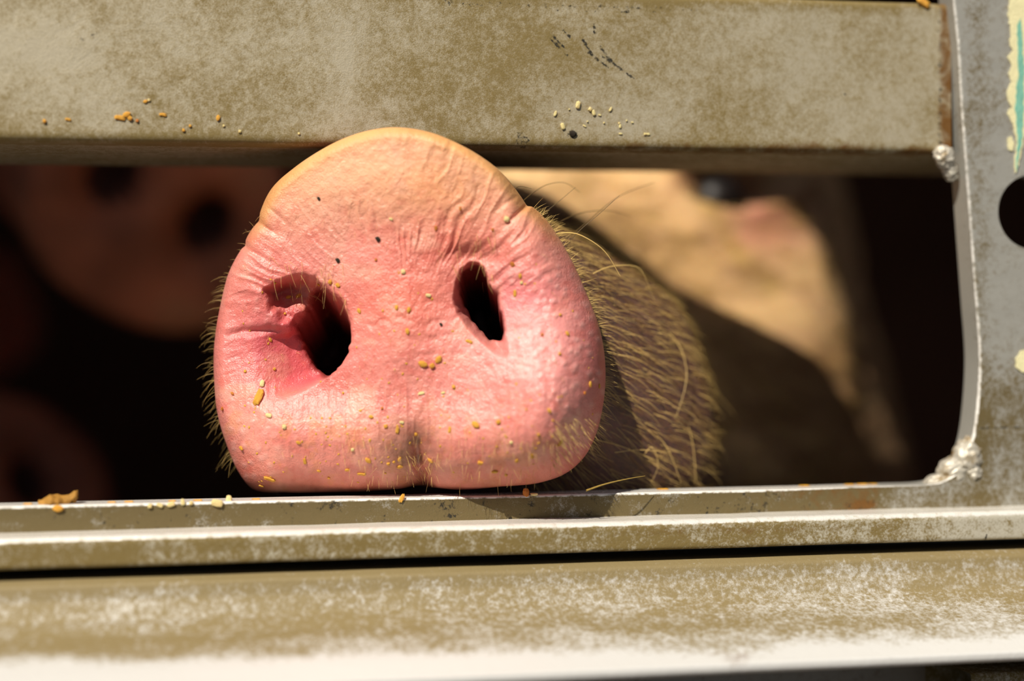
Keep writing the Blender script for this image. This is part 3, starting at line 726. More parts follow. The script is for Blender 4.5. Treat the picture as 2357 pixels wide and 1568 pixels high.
# eye socket and folds round it
ex, ey = 1690.0, 420.0
vis = np.cos(TB) > -0.2
de = np.hypot((BX - ex) / 95.0, (BY - ey) / 48.0) + np.where(vis & (Db > 0.60) & (Db < 0.72), 0, 99)
sock = np.exp(-de ** 2); fold = np.exp(-((de - 1.55) / 0.35) ** 2)
disp = lump * amp - 0.010 * sock + 0.004 * fold
disp = disp - 0.004 * np.exp(-((BX - 1690) / 30) ** 2 - ((BY - 1010) / 26) ** 2) * vis * (Db > 0.54) * (Db < 0.63)   # corner of the mouth
BV = BVf + rad_dir * disp[..., None]

def back_color():
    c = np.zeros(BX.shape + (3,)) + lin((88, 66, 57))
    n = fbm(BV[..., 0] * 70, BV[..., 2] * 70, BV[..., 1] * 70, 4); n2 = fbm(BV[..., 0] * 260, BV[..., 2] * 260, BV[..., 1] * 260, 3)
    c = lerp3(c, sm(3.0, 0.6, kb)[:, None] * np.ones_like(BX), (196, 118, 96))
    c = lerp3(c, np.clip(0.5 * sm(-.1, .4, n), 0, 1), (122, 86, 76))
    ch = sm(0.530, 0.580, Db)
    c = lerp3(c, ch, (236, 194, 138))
    c = lerp3(c, ch * 0.5 * sm(0.0, 0.45, n), (228, 184, 150))
    c = lerp3(c, ch * 0.9 * np.exp(-((BY - (430 + (BX - 1560) * 1.05)) / 24) ** 2) * sm(1480, 1560, BX) * sm(1820, 1740, BX), (190, 168, 70))
    c = lerp3(c, ch * 0.9 * gs(BX, BY, 1760, 510, 110, 75), (190, 112, 100))
    c = lerp3(c, ch * 0.8 * gs(BX, BY, 1570, 420, 45, 45), (186, 112, 88))
    c = lerp3(c, ch * 0.7 * sm(700, 860, BY + 60 * n), (150, 112, 70))
    n3 = fbm(BV[..., 0] * 45 + 5, BV[..., 2] * 110, BV[..., 1] * 45, 4)
    c = lerp3(c, ch * 0.75 * sm(0.02, 0.4, n3), (146, 108, 66))
    c = lerp3(c, ch * 0.5 * sm(0.05, 0.4, -n3), (238, 200, 140))
    c = lerp3(c, 0.6 * sm(0.05, 0.4, n2) * ch * 0.6, (150, 112, 66))
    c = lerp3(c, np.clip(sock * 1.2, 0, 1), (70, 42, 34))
    return np.clip(c, 0.004, 0.95)
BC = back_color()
V = np.concatenate([FV.reshape(-1, 3), BV.reshape(-1, 3), P3(1330, 750, 1.56)[None]])
F = grid_faces(NR + len(kb), NS, True)[:, ::-1]
last = (NR + len(kb) - 1) * NS; j = np.arange(NS)
cap = np.stack([last + j, last + (j + 1) % NS, np.full(NS, len(V) - 1), np.full(NS, len(V) - 1)], 1)
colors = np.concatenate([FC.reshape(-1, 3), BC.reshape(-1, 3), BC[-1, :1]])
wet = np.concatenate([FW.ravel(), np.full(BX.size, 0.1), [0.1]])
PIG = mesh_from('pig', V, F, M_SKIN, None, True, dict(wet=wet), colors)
tag(PIG, 'pig pushing its crumb-dusted pink snout out through the gate opening', 'pig')

# eye
ok = vis & (Db > 0.60) & (Db < 0.72)
q = np.where(ok, np.hypot(BX - ex, BY - ey), 1e9); ie = np.unravel_index(np.argmin(q), q.shape)
ep = BVf[ie] - rad_dir[ie] * 0.0125
th, ph = np.meshgrid(np.linspace(0, math.pi, 24), np.linspace(0, 2 * math.pi, 33)[:-1], indexing='ij')
EV = ep + 0.0115 * np.stack([np.sin(th) * np.cos(ph), np.sin(th) * np.sin(ph), np.cos(th)], -1).reshape(-1, 3)
mesh_from('eye', EV, grid_faces(24, 32, True), M_EYE, PIG)['label'] = 'dark blurred eye'

# ------------------------------------------------------------------ hair
def hairs(name, pts, r0, mat, parent, kind=None, tip=0.15):
    """pts (H,K,3) polylines -> tapered three-sided tubes in one mesh"""
    pts = np.asarray(pts, float); H, Kp, _ = pts.shape
    t = np.gradient(pts, axis=1); t /= np.linalg.norm(t, axis=-1, keepdims=True) + 1e-12
    a = np.cross(t, np.array([0.1, 1.0, 0.05])); a /= np.linalg.norm(a, axis=-1, keepdims=True) + 1e-9
    b = np.cross(t, a)
    rr = (np.asarray(r0, float).reshape(-1, 1) * np.ones((H, 1))) * np.linspace(1, tip, Kp)[None, :] ** 0.7
    vs = []
    for k in range(3):
        w = 2 * math.pi * k / 3; vs.append(pts + rr[..., None] * (math.cos(w) * a + math.sin(w) * b))
    V = np.stack(vs, 2).reshape(-1, 3)
    f = grid_faces(Kp, 3, True)
    F = (f[None] + (np.arange(H) * Kp * 3)[:, None, None]).reshape(-1, 4)
    o = mesh_from(name, V, F, mat, parent)
    if kind: o['kind'] = kind
    return o

def curve_pts(p, K=14):
    p = np.asarray(p, float); s = np.r_[0, np.cumsum(np.linalg.norm(np.diff(p, axis=0), axis=1))]; tt = np.linspace(0, s[-1], K)
    n = len(p); i = np.clip(np.searchsorted(s, tt, side='right') - 1, 0, n - 2); h = (s[i + 1] - s[i])[:, None]; u = ((tt - s[i]) / (s[i + 1] - s[i]))[:, None]
    def tan(k):
        a, b = np.maximum(k - 1, 0), np.minimum(k + 1, n - 1); return (p[b] - p[a]) / (s[b] - s[a])[:, None]
    return (2 * u ** 3 - 3 * u ** 2 + 1) * p[i] + (u ** 3 - 2 * u ** 2 + u) * h * tan(i) + (-2 * u ** 3 + 3 * u ** 2) * p[i + 1] + (u ** 3 - u ** 2) * h * tan(i + 1)

WH = [  # (points px, depth root, depth tip, radius mm, dark)
 ([(1205, 462), (1225, 445), (1260, 425), (1300, 421), (1335, 443)], .468, .480, .10, 1), ([(1240, 500), (1285, 465), (1325, 431)], .468, .470, .10, 1),
 ([(1262, 528), (1300, 505), (1345, 489), (1400, 485), (1452, 498)], .468, .492, .13, 1), ([(1300, 572), (1330, 535), (1380, 492), (1426, 450)], .466, .466, .13, 1),
 ([(1305, 550), (1350, 512), (1410, 462), (1450, 440), (1507, 420)], .470, .488, .12, 1), ([(1275, 540), (1300, 536), (1335, 541), (1390, 577), (1428, 636)], .462, .466, .17, 0),
 ([(1365, 630), (1400, 615), (1445, 611), (1472, 618), (1490, 650), (1506, 692)], .474, .482, .12, 0), ([(1180, 440), (1195, 429), (1223, 434)], .462, .466, .08, 1),
 ([(1515, 745), (1560, 790), (1580, 850), (1575, 900), (1556, 960)], .494, .486, .16, 0), ([(1535, 925), (1570, 955), (1592, 1010), (1602, 1105)], .494, .490, .15, 0),
 ([(1460, 965), (1500, 992), (1535, 1030), (1568, 1112)], .484, .484, .12, 0), ([(1400, 720), (1450, 742), (1500, 775), (1545, 812)], .480, .492, .13, 0),
 ([(1370, 1012), (1430, 1028), (1500, 1058), (1560, 1098)], .474, .486, .12, 0), ([(1600, 865), (1640, 895), (1690, 955)], .520, .535, .20, 0),
 ([(1415, 1042), (1470, 1036), (1545, 1042)], .474, .482, .10, 0), ([(1480, 1050), (1500, 1030), (1515, 1070), (1500, 1110)], .482, .482, .10, 0),
 ([(1690, 768), (1705, 751), (1742, 744)], .560, .555, .16, 1), ([(1330, 700), (1400, 735), (1455, 775)], .474, .482, .12, 0),
]
for (p, d0, d1, r, dk) in WH:
    p = np.array(p, float); c = curve_pts(np.c_[p, np.linspace(d0, d1, len(p))], 16)
    hairs('whisker', P3(c[:, 0], c[:, 1], c[:, 2])[None], 1.25 * r * mm, M_DHAIR if dk else M_HAIR, PIG, None, 0.3)

BN = np.cross(np.gradient(BV, axis=0), np.gradient(BV, axis=1)); BN /= np.linalg.norm(BN, axis=-1, keepdims=True) + 1e-12
sgn = np.sign((BN * rad_dir).sum(-1).mean()); BN *= sgn
BT = np.gradient(BV, axis=0); BT /= np.linalg.norm(BT, axis=-1, keepdims=True) + 1e-12
def fur(name, cnt, k0, k1, a0, a1, L0, L1, lift, down, right, r, mat, seed, K=6, curl=0.5):
    g = np.random.default_rng(seed)
    rows = np.where((kb >= k0) & (kb <= k1))[0]
    i = g.choice(rows, cnt); jj = (g.uniform(a0, a1, cnt) / (2 * math.pi) * NS).astype(int) % NS
    p, n, t = BV[i, jj], BN[i, jj], BT[i, jj]
    dirv = t + np.array([right, 0, -down]) + g.normal(0, 0.22, (cnt, 3)); dirv -= n * (dirv * n).sum(-1, keepdims=True); dirv /= np.linalg.norm(dirv, axis=-1, keepdims=True)
    L = g.uniform(L0, L1, (cnt, 1)); u = np.linspace(0, 1, K)[None, :, None]
    lf = lift * g.uniform(0.4, 1.3, (cnt, 1, 1))
    pts = p[:, None] + dirv[:, None] * L[:, None] * u + n[:, None] * L[:, None] * (lf * (u - 0.6 * u ** 2)) + np.array([0, 0, -1.0]) * L[:, None] * curl * g.uniform(0, .8, (cnt, 1, 1)) * u ** 2
    return hairs(name, pts, g.uniform(0.6, 1.2, cnt) * r, mat, PIG, 'stuff')
fur('muzzle_fur', 3600, 2.6, 8.0, -1.1, 1.25, 0.0045, 0.009, 0.45, 0.35, 0.5, 0.00006, M_FUR, 5)
fur('muzzle_fur', 1200, 2.2, 7.2, -1.0, 1.0, 0.005, 0.010, 0.6, 0.35, 0.6, 0.00009, M_HAIR, 6)
fur('cheek_fur', 3200, 8.0, 12.0, -1.5, 1.2, 0.006, 0.014, 0.3, 0.5, 0.4, 0.00011, M_HAIR, 8)

# bristles along the left rim and the foot, fine hairs on the face of the snout
def rim_hairs(name, a0, a1, cnt, L0, L1, droop, out, r, mat, seed):
    g = np.random.default_rng(seed); a = g.uniform(a0, a1, cnt); jj = (a / (2 * math.pi) * NS).astype(int) % NS; row = g.integers(0, 12, cnt)
    p = BV[row, jj]; radial = np.stack([np.cos(a), np.zeros(cnt), -np.sin(a)], -1)
    L = g.uniform(L0, L1, (cnt, 1, 1)); u = np.linspace(0, 1, 7)[None, :, None]
    dv = radial * out + np.array([0, 0.25, 0]) + g.normal(0, .22, (cnt, 3)); dv /= np.linalg.norm(dv, axis=-1, keepdims=True)
    cv = np.array([0, 0, -1.0]) * droop * g.uniform(0.3, 1.3, (cnt, 1, 1)) + np.array([0, .15, 0])
    pts = p[:, None] + L * (dv[:, None] * u + cv * u ** 2)
    return hairs(name, pts, g.uniform(.6, 1.2, cnt) * r, mat, PIG, 'stuff')
rim_hairs('rim_bristles', 2.45, 3.42, 150, .003, .006, .5, 1.0, .00005, M_HAIR, 31)
rim_hairs('rim_bristles', 3.3, 3.75, 26, .0015, .003, .3, 1.0, .00004, M_HAIR, 35)
rim_hairs('rim_bristles', 5.55, 6.9, 420, .002, .005, .1, 1.0, .00006, M_HAIR, 36)

def surf(px, py):
    """point and normal on the face of the snout seen at a pixel"""
    q = (X - px) ** 2 + (Y - py) ** 2; i, j_ = np.unravel_index(np.argmin(q), q.shape)
    i = min(max(i, 3), NR - 4)
    tu = FV[i + 3, j_] - FV[i - 3, j_]; tv = FV[i, (j_ + 4) % NS] - FV[i, (j_ - 4) % NS]
    n = np.cross(tu, tv); n /= np.linalg.norm(n); n = n if n[1] < 0 else -n
    return FV[i, j_], n
def face_fuzz(name, spots, r, mat, L0, L1, seed, dirn, spread=.5, curl=.5):
    g = np.random.default_rng(seed); P_ = []
    for (x, y) in spots:
        p, n = surf(x, y); d = np.array([dirn[0], 0, -dirn[1]]) + g.normal(0, spread, 3) * np.array([1, .2, 1]); d += 0.55 * n; d -= 0.0; d /= np.linalg.norm(d)
        L = g.uniform(L0, L1); u = np.linspace(0, 1, 7)[:, None]
        P_.append(p + L * (d * u + np.array([g.normal(0, curl) * .3, .12, -.35 * curl]) * u ** 2))
    return hairs(name, np.array(P_), r, mat, PIG, 'stuff')
g = np.random.default_rng(41)
face_fuzz('chin_bristles', [(x, y) for x, y in zip(g.uniform(770, 1290, 130), g.uniform(985, 1118, 130))], .00006, M_FUZZ, .0018, .0036, 42, (0.0, 1.0), .25, .3)
face_fuzz('chin_bristles', [(x, y) for x, y in zip(g.uniform(930, 1010, 26), g.uniform(1045, 1100, 26))], .00006, M_HAIR, .0018, .0032, 43, (0.5, .7), .5, .5)
face_fuzz('snout_fuzz', [(x, y) for x, y in zip(g.uniform(620, 800, 34), g.uniform(590, 690, 34))], .00006, M_FUZZ, .002, .005, 44, (0.15, 1.0), .35, 1.2)
face_fuzz('snout_fuzz', [(x, y) for x, y in zip(g.uniform(1030, 1140, 26), g.uniform(520, 640, 26))], .00006, M_FUZZ, .002, .004, 45, (0.3, 1.0), .3, .8)
face_fuzz('snout_fuzz', [(x, y) for x, y in zip(g.uniform(560, 1300, 170), g.uniform(480, 1050, 170)) if poly_sd(np.array([x]), np.array([y]), FUN_R)[0] < -12 and poly_sd(np.array([x]), np.array([y]), HOLE_L)[0] < -25], .00004, M_FUZZ, .001, .0024, 46, (0.2, .9), .6, .5)
face_fuzz('side_bristles', [(x, y) for x, y in zip(g.uniform(1270, 1375, 150), g.uniform(960, 1105, 150)) if (x - 935) ** 2 / 450 ** 2 + (y - 760) ** 2 / 365 ** 2 < 1.3], .00007, M_HAIR, .002, .0045, 47, (0.5, .8), .25, .4)

# ------------------------------------------------------------------ other pigs in the dark
def dim_pig(label, origin, yaw, pitch, roll, scale, col, seed):
    """whole head and neck: disc with nostrils, muzzle, cheeks, brow; eyes and ears as parts"""
    prof = [(0.0, .001, .001), (0.0, .030, .026), (0.0, .050, .042), (.004, .056, .047), (.012, .057, .048), (.022, .050, .043), (.05, .052, .048), (.09, .062, .062), (.14, .085, .088), (.19, .108, .115), (.25, .125, .14), (.33, .135, .155), (.40, .135, .155), (.43, .09, .10), (.435, .001, .001)]
    A = np.array(prof); tt = np.linspace(0, len(A) - 1, 110); nv = 96
    y = np.interp(tt, range(len(A)), A[:, 0]); rx = np.interp(tt, range(len(A)), A[:, 1]); rz = np.interp(tt, range(len(A)), A[:, 2])
    ker = np.array([1, 2, 3, 2, 1.]) / 9
    rx[8:-8] = np.convolve(rx, ker, 'same')[8:-8]; rz[8:-8] = np.convolve(rz, ker, 'same')[8:-8]; y[8:-8] = np.convolve(y, ker, 'same')[8:-8]
    ph = np.linspace(0, 2 * math.pi, nv + 1)[:-1]; T, Q = np.meshgrid(np.arange(110), ph, indexing='ij')
    x_, z_ = rx[T] * np.cos(Q), rz[T] * np.sin(Q); y_ = y[T].copy(); z_ = z_ + 0.05 * sm(.06, .25, y_)
    lump = fbm(x_ * 25 + seed, z_ * 25, y_ * 25, 3); x_, z_ = x_ * (1 + .05 * lump), z_ * (1 + .05 * lump)
    nos = (np.exp(-((np.abs(x_) - .021) / .010) ** 2 - ((z_ - .004) / .013) ** 2)) * (T < 34); y_ = y_ + 0.025 * nos
    V = np.stack([x_, y_, z_], -1).reshape(-1, 3)
    cols = np.zeros((len(V), 3)) + lin(col); k = fbm(V[:, 0] * 30 + seed, V[:, 2] * 30, V[:, 1] * 30, 4)[:, None]
    cols = np.clip(cols * (1 + 0.8 * k), .01, .9); cols[nos.ravel() > .4] = lin((60, 34, 28))
    o = mesh_from('pig', V, grid_faces(110, nv, True)[:, ::-1], M_SKIN, None, True, dict(wet=np.full(len(V), .1)), cols)
    for sx in (-1, 1):
        th, p2 = np.meshgrid(np.linspace(0, math.pi, 14), np.linspace(0, 2 * math.pi, 19)[:-1], indexing='ij')
        E = np.array([sx * .088, .165, .085]) + .012 * np.stack([np.sin(th) * np.cos(p2), np.sin(th) * np.sin(p2), np.cos(th)], -1).reshape(-1, 3)
        mesh_from('eye', E, grid_faces(14, 18, True), M_EYE, o)
        uu, vv = np.meshgrid(np.linspace(0, 1, 14), np.linspace(-1, 1, 11), indexing='ij'); w = .05 * np.sin(np.clip(uu * 2.6 + .35, 0, math.pi)) ** .8
        base = np.array([sx * .085, .26, .17]); ax = np.array([sx * .5, .15, .8]); ax /= np.linalg.norm(ax); sd = np.cross(ax, [0, 1, .4]); sd /= np.linalg.norm(sd); nn_ = np.cross(ax, sd)
        E1 = base + (uu * .13)[..., None] * ax + (vv * w)[..., None] * sd + (.02 * vv ** 2 - .03 * uu ** 2)[..., None] * nn_
        E2 = E1 + .005 * nn_
        EV = np.concatenate([E1.reshape(-1, 3), E2.reshape(-1, 3)]); ff = grid_faces(14, 11)
        mesh_from('ear', EV, np.concatenate([ff, ff[:, ::-1] + 154]), M_SKIN, o, True, dict(wet=np.full(len(EV), .1)), np.tile(lin(col), (len(EV), 1)))
    o.location = origin; o.rotation_euler = (pitch, roll, yaw); o.scale = (scale,) * 3
    return tag(o, label, 'pig')
dim_pig('brown pig face blurred in the dark, upper left behind the snout', tuple(P3(362, 500, .70)), math.radians(28), math.radians(24), math.radians(25), 1.1, (222, 140, 106), 2.0)
dim_pig('dim pig blurred low in the left corner of the opening', tuple(P3(-20, 1120, .80)), math.radians(40), math.radians(-25), 0, 1.15, (206, 134, 108), 9.0)

# ------------------------------------------------------------------ crumbs
def chip_mesh(name, mat, seed, el=1.0, flat=.6):
    g = np.random.default_rng(seed); nu, nv = 6, 8
    th, ph = np.meshgrid(np.linspace(0, math.pi, nu), np.linspace(0, 2 * math.pi, nv + 1)[:-1], indexing='ij')
    p = np.stack([np.sin(th) * np.cos(ph), np.sin(th) * np.sin(ph), np.cos(th)], -1)
    p = np.sign(p) * np.abs(p) ** .75
    r = 1 + .38 * fbm(p[..., 0] * 1.4 + seed, p[..., 1] * 1.4, p[..., 2] * 1.4, 3)
    p = p * r[..., None] * np.array([el, 1, flat]) * .5
    me = bpy.data.meshes.new(name); me.from_pydata([tuple(v) for v in p.reshape(-1, 3)], [], [tuple(int(q) for q in f) for f in grid_faces(nu, nv, True)]); me.update()
    me.materials.append(mat); return me
CH = {c: [chip_mesh('feed_crumb', m, 3 + 5 * k + i * 31, e, f) for k, (e, f) in enumerate(((1.0, .7), (1.5, .5), (2.2, .5), (1.2, .6)))] for i, (c, m) in enumerate((('g', M_CRUMB), ('p', M_CRUMBP), ('d', M_CRUMBD), ('o', M_CRUMBO)))}
def crumb(pos, nrm, size, c='g', shape=0, rot=0.0, label=None, group=None, name='feed_crumb', sink=.15, sc=(1, 1, 1)):
    o = bpy.data.objects.new(name, CH[c][shape]); COL.objects.link(o)
    n = Vector(nrm).normalized(); x = Vector((math.cos(rot), 0, -math.sin(rot))); x = (x - n * x.dot(n)).normalized(); y = n.cross(x)
    from mathutils import Matrix
    m = Matrix((x, y, n)).transposed().to_4x4()
    m.translation = Vector(pos) + n * size * (.3 - sink)
    o.matrix_world = m @ Matrix.Diagonal((size * sc[0], size * sc[1], size * sc[2], 1))
    return tag(o, label, 'crumb' if name == 'feed_crumb' else 'grit', group)
PX = 0.00012 * 0.74
GS = 'feed crumbs on the snout'; LS = 'small golden feed crumb stuck to the pink snout'
SN_ = [  # px, py, size px, colour, shape, rotation deg, own label
 (596, 915, 26, 'g', 2, 112, 'largest golden feed chip on the snout, below its left nostril'), (603, 884, 16, 'p', 1, 100, 'pale tip chip touching the largest golden chip on the snout'),
 (804, 783, 19, 'g', 3, 80, 'golden feed crumb on the inner edge of the left nostril'),
 (974, 838, 20, 'g', 1, 20, None), (995, 842, 17, 'g', 0, 60, None), (1010, 828, 18, 'g', 1, -55, None),
 (928, 626, 15, 'p', 0, 0, 'pale round crumb between the nostrils, above the bridge'), (1167, 505, 17, 'p', 3, 70, 'pale crumb high on the right of the snout, near the rim notch'),
 (986, 680, 12, 'p', 1, 5, 'pale crumb just left of the right nostril'), (941, 713, 12, 'g', 1, 100, None), (913, 709, 11, 'g', 1, 80, None), (938, 763, 13, 'g', 1, 80, None), (827, 716, 12, 'g', 1, 60, None),
 (1080, 786, 11, 'g', 2, 25, None), (1045, 890, 12, 'g', 0, 0, None), (1096, 978, 19, 'g', 1, 30, None), (1148, 972, 15, 'g', 0, 60, None), (620, 1101, 18, 'g', 2, 28, 'long golden flake near the lower left corner of the snout'),
 (602, 1118, 12, 'g', 1, -20, None), (655, 984, 15, 'p', 0, 0, 'pale crumb under the left nostril, on the lower lip'), (620, 957, 15, 'p', 1, 10, None), (848, 1060, 15, 'g', 1, 45, None), (833, 1091, 13, 'g', 2, 10, None), (800, 1082, 11, 'g', 1, -30, None),
 (889, 982, 13, 'g', 0, 80, None), (915, 990, 11, 'g', 2, 100, None), (957, 1000, 11, 'g', 0, 0, None), (925, 972, 10, 'p', 1, 0, None), (895, 1068, 11, 'g', 0, 80, None), (920, 1074, 13, 'g', 1, 0, None), (919, 1057, 11, 'g', 1, 110, None), (907, 1064, 9, 'g', 0, 60, None),
 (991, 1060, 13, 'g', 1, 35, None), (1106, 1065, 16, 'g', 0, 110, None), (1140, 1085, 14, 'g', 1, -30, None), (1176, 1020, 11, 'p', 0, 0, None), (1165, 1092, 11, 'g', 0, 0, None), (1180, 608, 15, 'o', 3, 50, None), (1198, 636, 11, 'g', 1, 90, None), (1186, 676, 11, 'g', 2, 95, None),
 (1200, 652, 10, 'p', 0, 0, None), (1117, 654, 9, 'g', 1, 40, None), (761, 650, 14, 'g', 0, 30, None), (778, 656, 13, 'g', 3, 60, None), (735, 655, 10, 'g', 0, 0, None), (664, 685, 12, 'g', 1, -20, None), (687, 682, 13, 'g', 1, -30, None), (634, 651, 9, 'g', 0, 0, None), (656, 722, 8, 'g', 0, 0, None),
 (622, 783, 10, 'g', 1, 60, None), (565, 856, 10, 'g', 0, 0, None), (632, 850, 10, 'g', 0, 30, None), (556, 1030, 13, 'g', 3, 60, None), (687, 1018, 11, 'g', 1, 20, None), (703, 1062, 11, 'g', 2, 90, None), (812, 1036, 11, 'p', 0, 0, None), (535, 905, 9, 'o', 1, 30, None), (512, 940, 12, 'o', 0, 0, None),
 (1358, 884, 13, 'g', 1, 80, None), (1378, 890, 10, 'g', 1, 80, None), (1345, 905, 10, 'o', 0, 0, None), (1306, 768, 11, 'g', 1, 60, None), (1289, 725, 9, 'g', 0, 0, None), (1288, 815, 10, 'g', 0, 0, None), (1248, 770, 9, 'o', 0, 0, None), (1265, 945, 11, 'g', 1, 60, None), (1240, 1000, 10, 'g', 0, 0, None), (1290, 1020, 12, 'g', 2, 120, None),
 (1003, 525, 11, 'o', 1, 90, None), (1134, 528, 9, 'o', 0, 0, None), (900, 505, 9, 'p', 1, 10, None), (866, 598, 9, 'o', 0, 0, None), (1060, 480, 9, 'o', 1, 80, None), (1020, 905, 9, 'p', 1, -20, None), (970, 905, 10, 'p', 2, -10, None), (855, 960, 11, 'g', 1, 10, None), (880, 940, 9, 'o', 0, 0, None), (790, 905, 8, 'g', 0, 0, None), (1035, 990, 10, 'g', 2, 100, None), (1190, 1060, 11, 'g', 1, 100, None), (1225, 1050, 11, 'g', 2, 80, None), (735, 1085, 9, 'g', 1, 30, None), (757, 1100, 9, 'g', 0, 0, None),
]
def where(x, y):
    if 955 < x < 1025 and 815 < y < 855: return 'of the three-chip clump between and below the nostrils'
    if y < 640 and x > 1050: return 'on the upper right of the snout, above the right nostril'
    if y < 620: return 'on the wrinkled upper half of the snout'
    if x < 800 and y < 740: return 'caught at the upper edge of the left nostril'
    if x < 660 and y < 960: return 'on the left flank of the snout beside the left nostril'
    if 800 <= x < 1100 and y < 800: return 'on the bridge between the two nostrils'
    if x > 1100 and y < 700: return 'on the pimply skin right of the right nostril'
    if x > 1230 and y < 960: return 'on the right flank of the snout'
    if y < 960: return 'below the bridge, in the middle of the snout'
    if x < 780: return 'on the lower left lobe of the snout'
    if x < 960: return 'on the chin left of the dark cleft'
    if x < 1130: return 'on the chin right of the dark cleft'
    return 'on the lower right lobe of the snout'
for i, (x, y, s, c, sh, rt, lb) in enumerate(SN_):
    p, n = surf(x, y); crumb(p, n, s * PX, c, sh, math.radians(rt), lb or (('pale' if c == 'p' else 'orange-brown' if c == 'o' else 'golden') + ' feed crumb ' + where(x, y)), GS)
for (x, y, s, lb) in ((870, 550, 13, 'largest black grit speck, on the snout midway above the nostrils'), (778, 600, 12, 'black grit speck above the left nostril'), (735, 457, 9, 'tiny black grit speck high on the left of the snout'), (1015, 747, 9, 'dark grit speck left of the right nostril, low')):
    p, n = surf(x, y); crumb(p, n, s * PX, 'd', 1, 1.0, lb, 'grit specks on the snout', 'grit_speck')
g = np.random.default_rng(77)
dust = []
while len(dust) < 150:
    x, y = g.uniform(520, 1370), g.uniform(600, 1115)
    if (poly_sd(np.array([x]), np.array([y]), OUT)[0] > 18 and poly_sd(np.array([x]), np.array([y]), HOLE_L)[0] < -12 and poly_sd(np.array([x]), np.array([y]), FUN_R)[0] < -8
            and g.uniform() < .25 + .75 * sm(800, 1050, y)): dust.append((x, y))
base = np.array([v.co for v in CH['g'][1].vertices]); bf = np.array([list(p.vertices) for p in CH['g'][1].polygons]) if all(len(p.vertices) == 4 for p in CH['g'][1].polygons) else None
DV, DF = [], []
for (x, y) in dust:
    p, n = surf(x, y); a = g.uniform(0, 6.28); xx = np.array([math.cos(a), 0, math.sin(a)]); xx -= n * (xx @ n); xx /= np.linalg.norm(xx); yy = np.cross(n, xx); s = g.uniform(3.5, 7) * PX
    off = sum(len(v) for v in DV); DV.append(p + s * (base[:, :1] * xx + base[:, 1:2] * yy + base[:, 2:] * n)); DF += [tuple(int(q) + off for q in pl_.vertices) for pl_ in CH['g'][1].polygons]
o = mesh_from('feed_dust', np.concatenate(DV), DF, M_CRUMB, PIG); o['kind'] = 'stuff'

RN = -0.005
GR = 'feed crumbs along the foot of the top rail'; LR = 'small golden crumb near the lower edge of the top rail, left of the snout'
LR2 = 'tiny pale crumb in the scatter on the top rail, right of the snout'
for (x, y, s, c, sh, rt, lb) in [
 (276, 271, 16, 'g', 2, 10, 'left chip of the biggest crumb cluster on the rail, left of the snout'), (292, 264, 17, 'g', 1, -20, 'middle chip of the biggest crumb cluster on the rail, left of the snout'), (300, 273, 15, 'g', 0, 40, 'right chip of the biggest crumb cluster on the rail, left of the snout'), (316, 278, 10, 'o', 0, 0, None),
 (375, 264, 11, 'g', 2, 10, None), (103, 279, 12, 'g', 0, 0, None), (157, 275, 9, 'g', 2, 15, None), (502, 272, 13, 'g', 1, 100, None), (423, 300, 10, 'g', 0, 0, None), (438, 290, 9, 'g', 0, 0, None), (552, 303, 10, 'p', 0, 0, None), (335, 234, 10, 'g', 1, -20, None), (343, 231, 9, 'p', 0, 0, None), (688, 308, 8, 'p', 0, 0, None), (515, 290, 8, 'p', 0, 0, None),
 (1330, 242, 17, 'p', 1, 100, 'largest pale oblong crumb on the top rail, right of the snout'), (1358, 252, 14, 'p', 0, 30, 'left half of the pale double crumb on the top rail'), (1366, 260, 13, 'p', 1, 70, 'right half of the pale double crumb on the top rail'), (1295, 291, 15, 'p', 1, 70, 'pale crumb just above the dark blotch on the top rail'),
 (1278, 262, 9, 'p', 2, 110, None), (1310, 252, 6, 'p', 0, 0, None), (1380, 265, 7, 'p', 1, 10, None), (1405, 252, 8, 'p', 2, 120, None), (1425, 284, 8, 'p', 0, 0, None), (1427, 291, 9, 'p', 1, 90, None), (1442, 278, 6, 'p', 0, 0, None), (1484, 309, 9, 'p', 0, 0, None), (1491, 309, 9, 'p', 1, 0, None), (1428, 308, 6, 'p', 2, 0, None), (1345, 290, 6, 'p', 2, 30, None), (1352, 280, 6, 'p', 0, 0, None), (1390, 283, 6, 'p', 0, 0, None), (1455, 282, 6, 'p', 1, 0, None)]:
    s0, z0 = pl(x, y, RN); crumb(G(s0, RN + .0001, z0), NV, s * PX, c, sh, math.radians(rt), lb or (LR if x < 900 else LR2), GR)
s0, z0 = pl(2124, 6, RN); crumb(G(s0, RN + .0002, z0), NV, 24 * PX, 'g', 2, .5, 'golden flake at the top right corner of the top rail', GR)
s0, z0 = pl(1318, 308, RN); crumb(G(s0, RN, z0), NV, 20 * PX, 'd', 3, .6, 'black dirt clot at the lower edge of the top rail', None, 'dirt_clot')

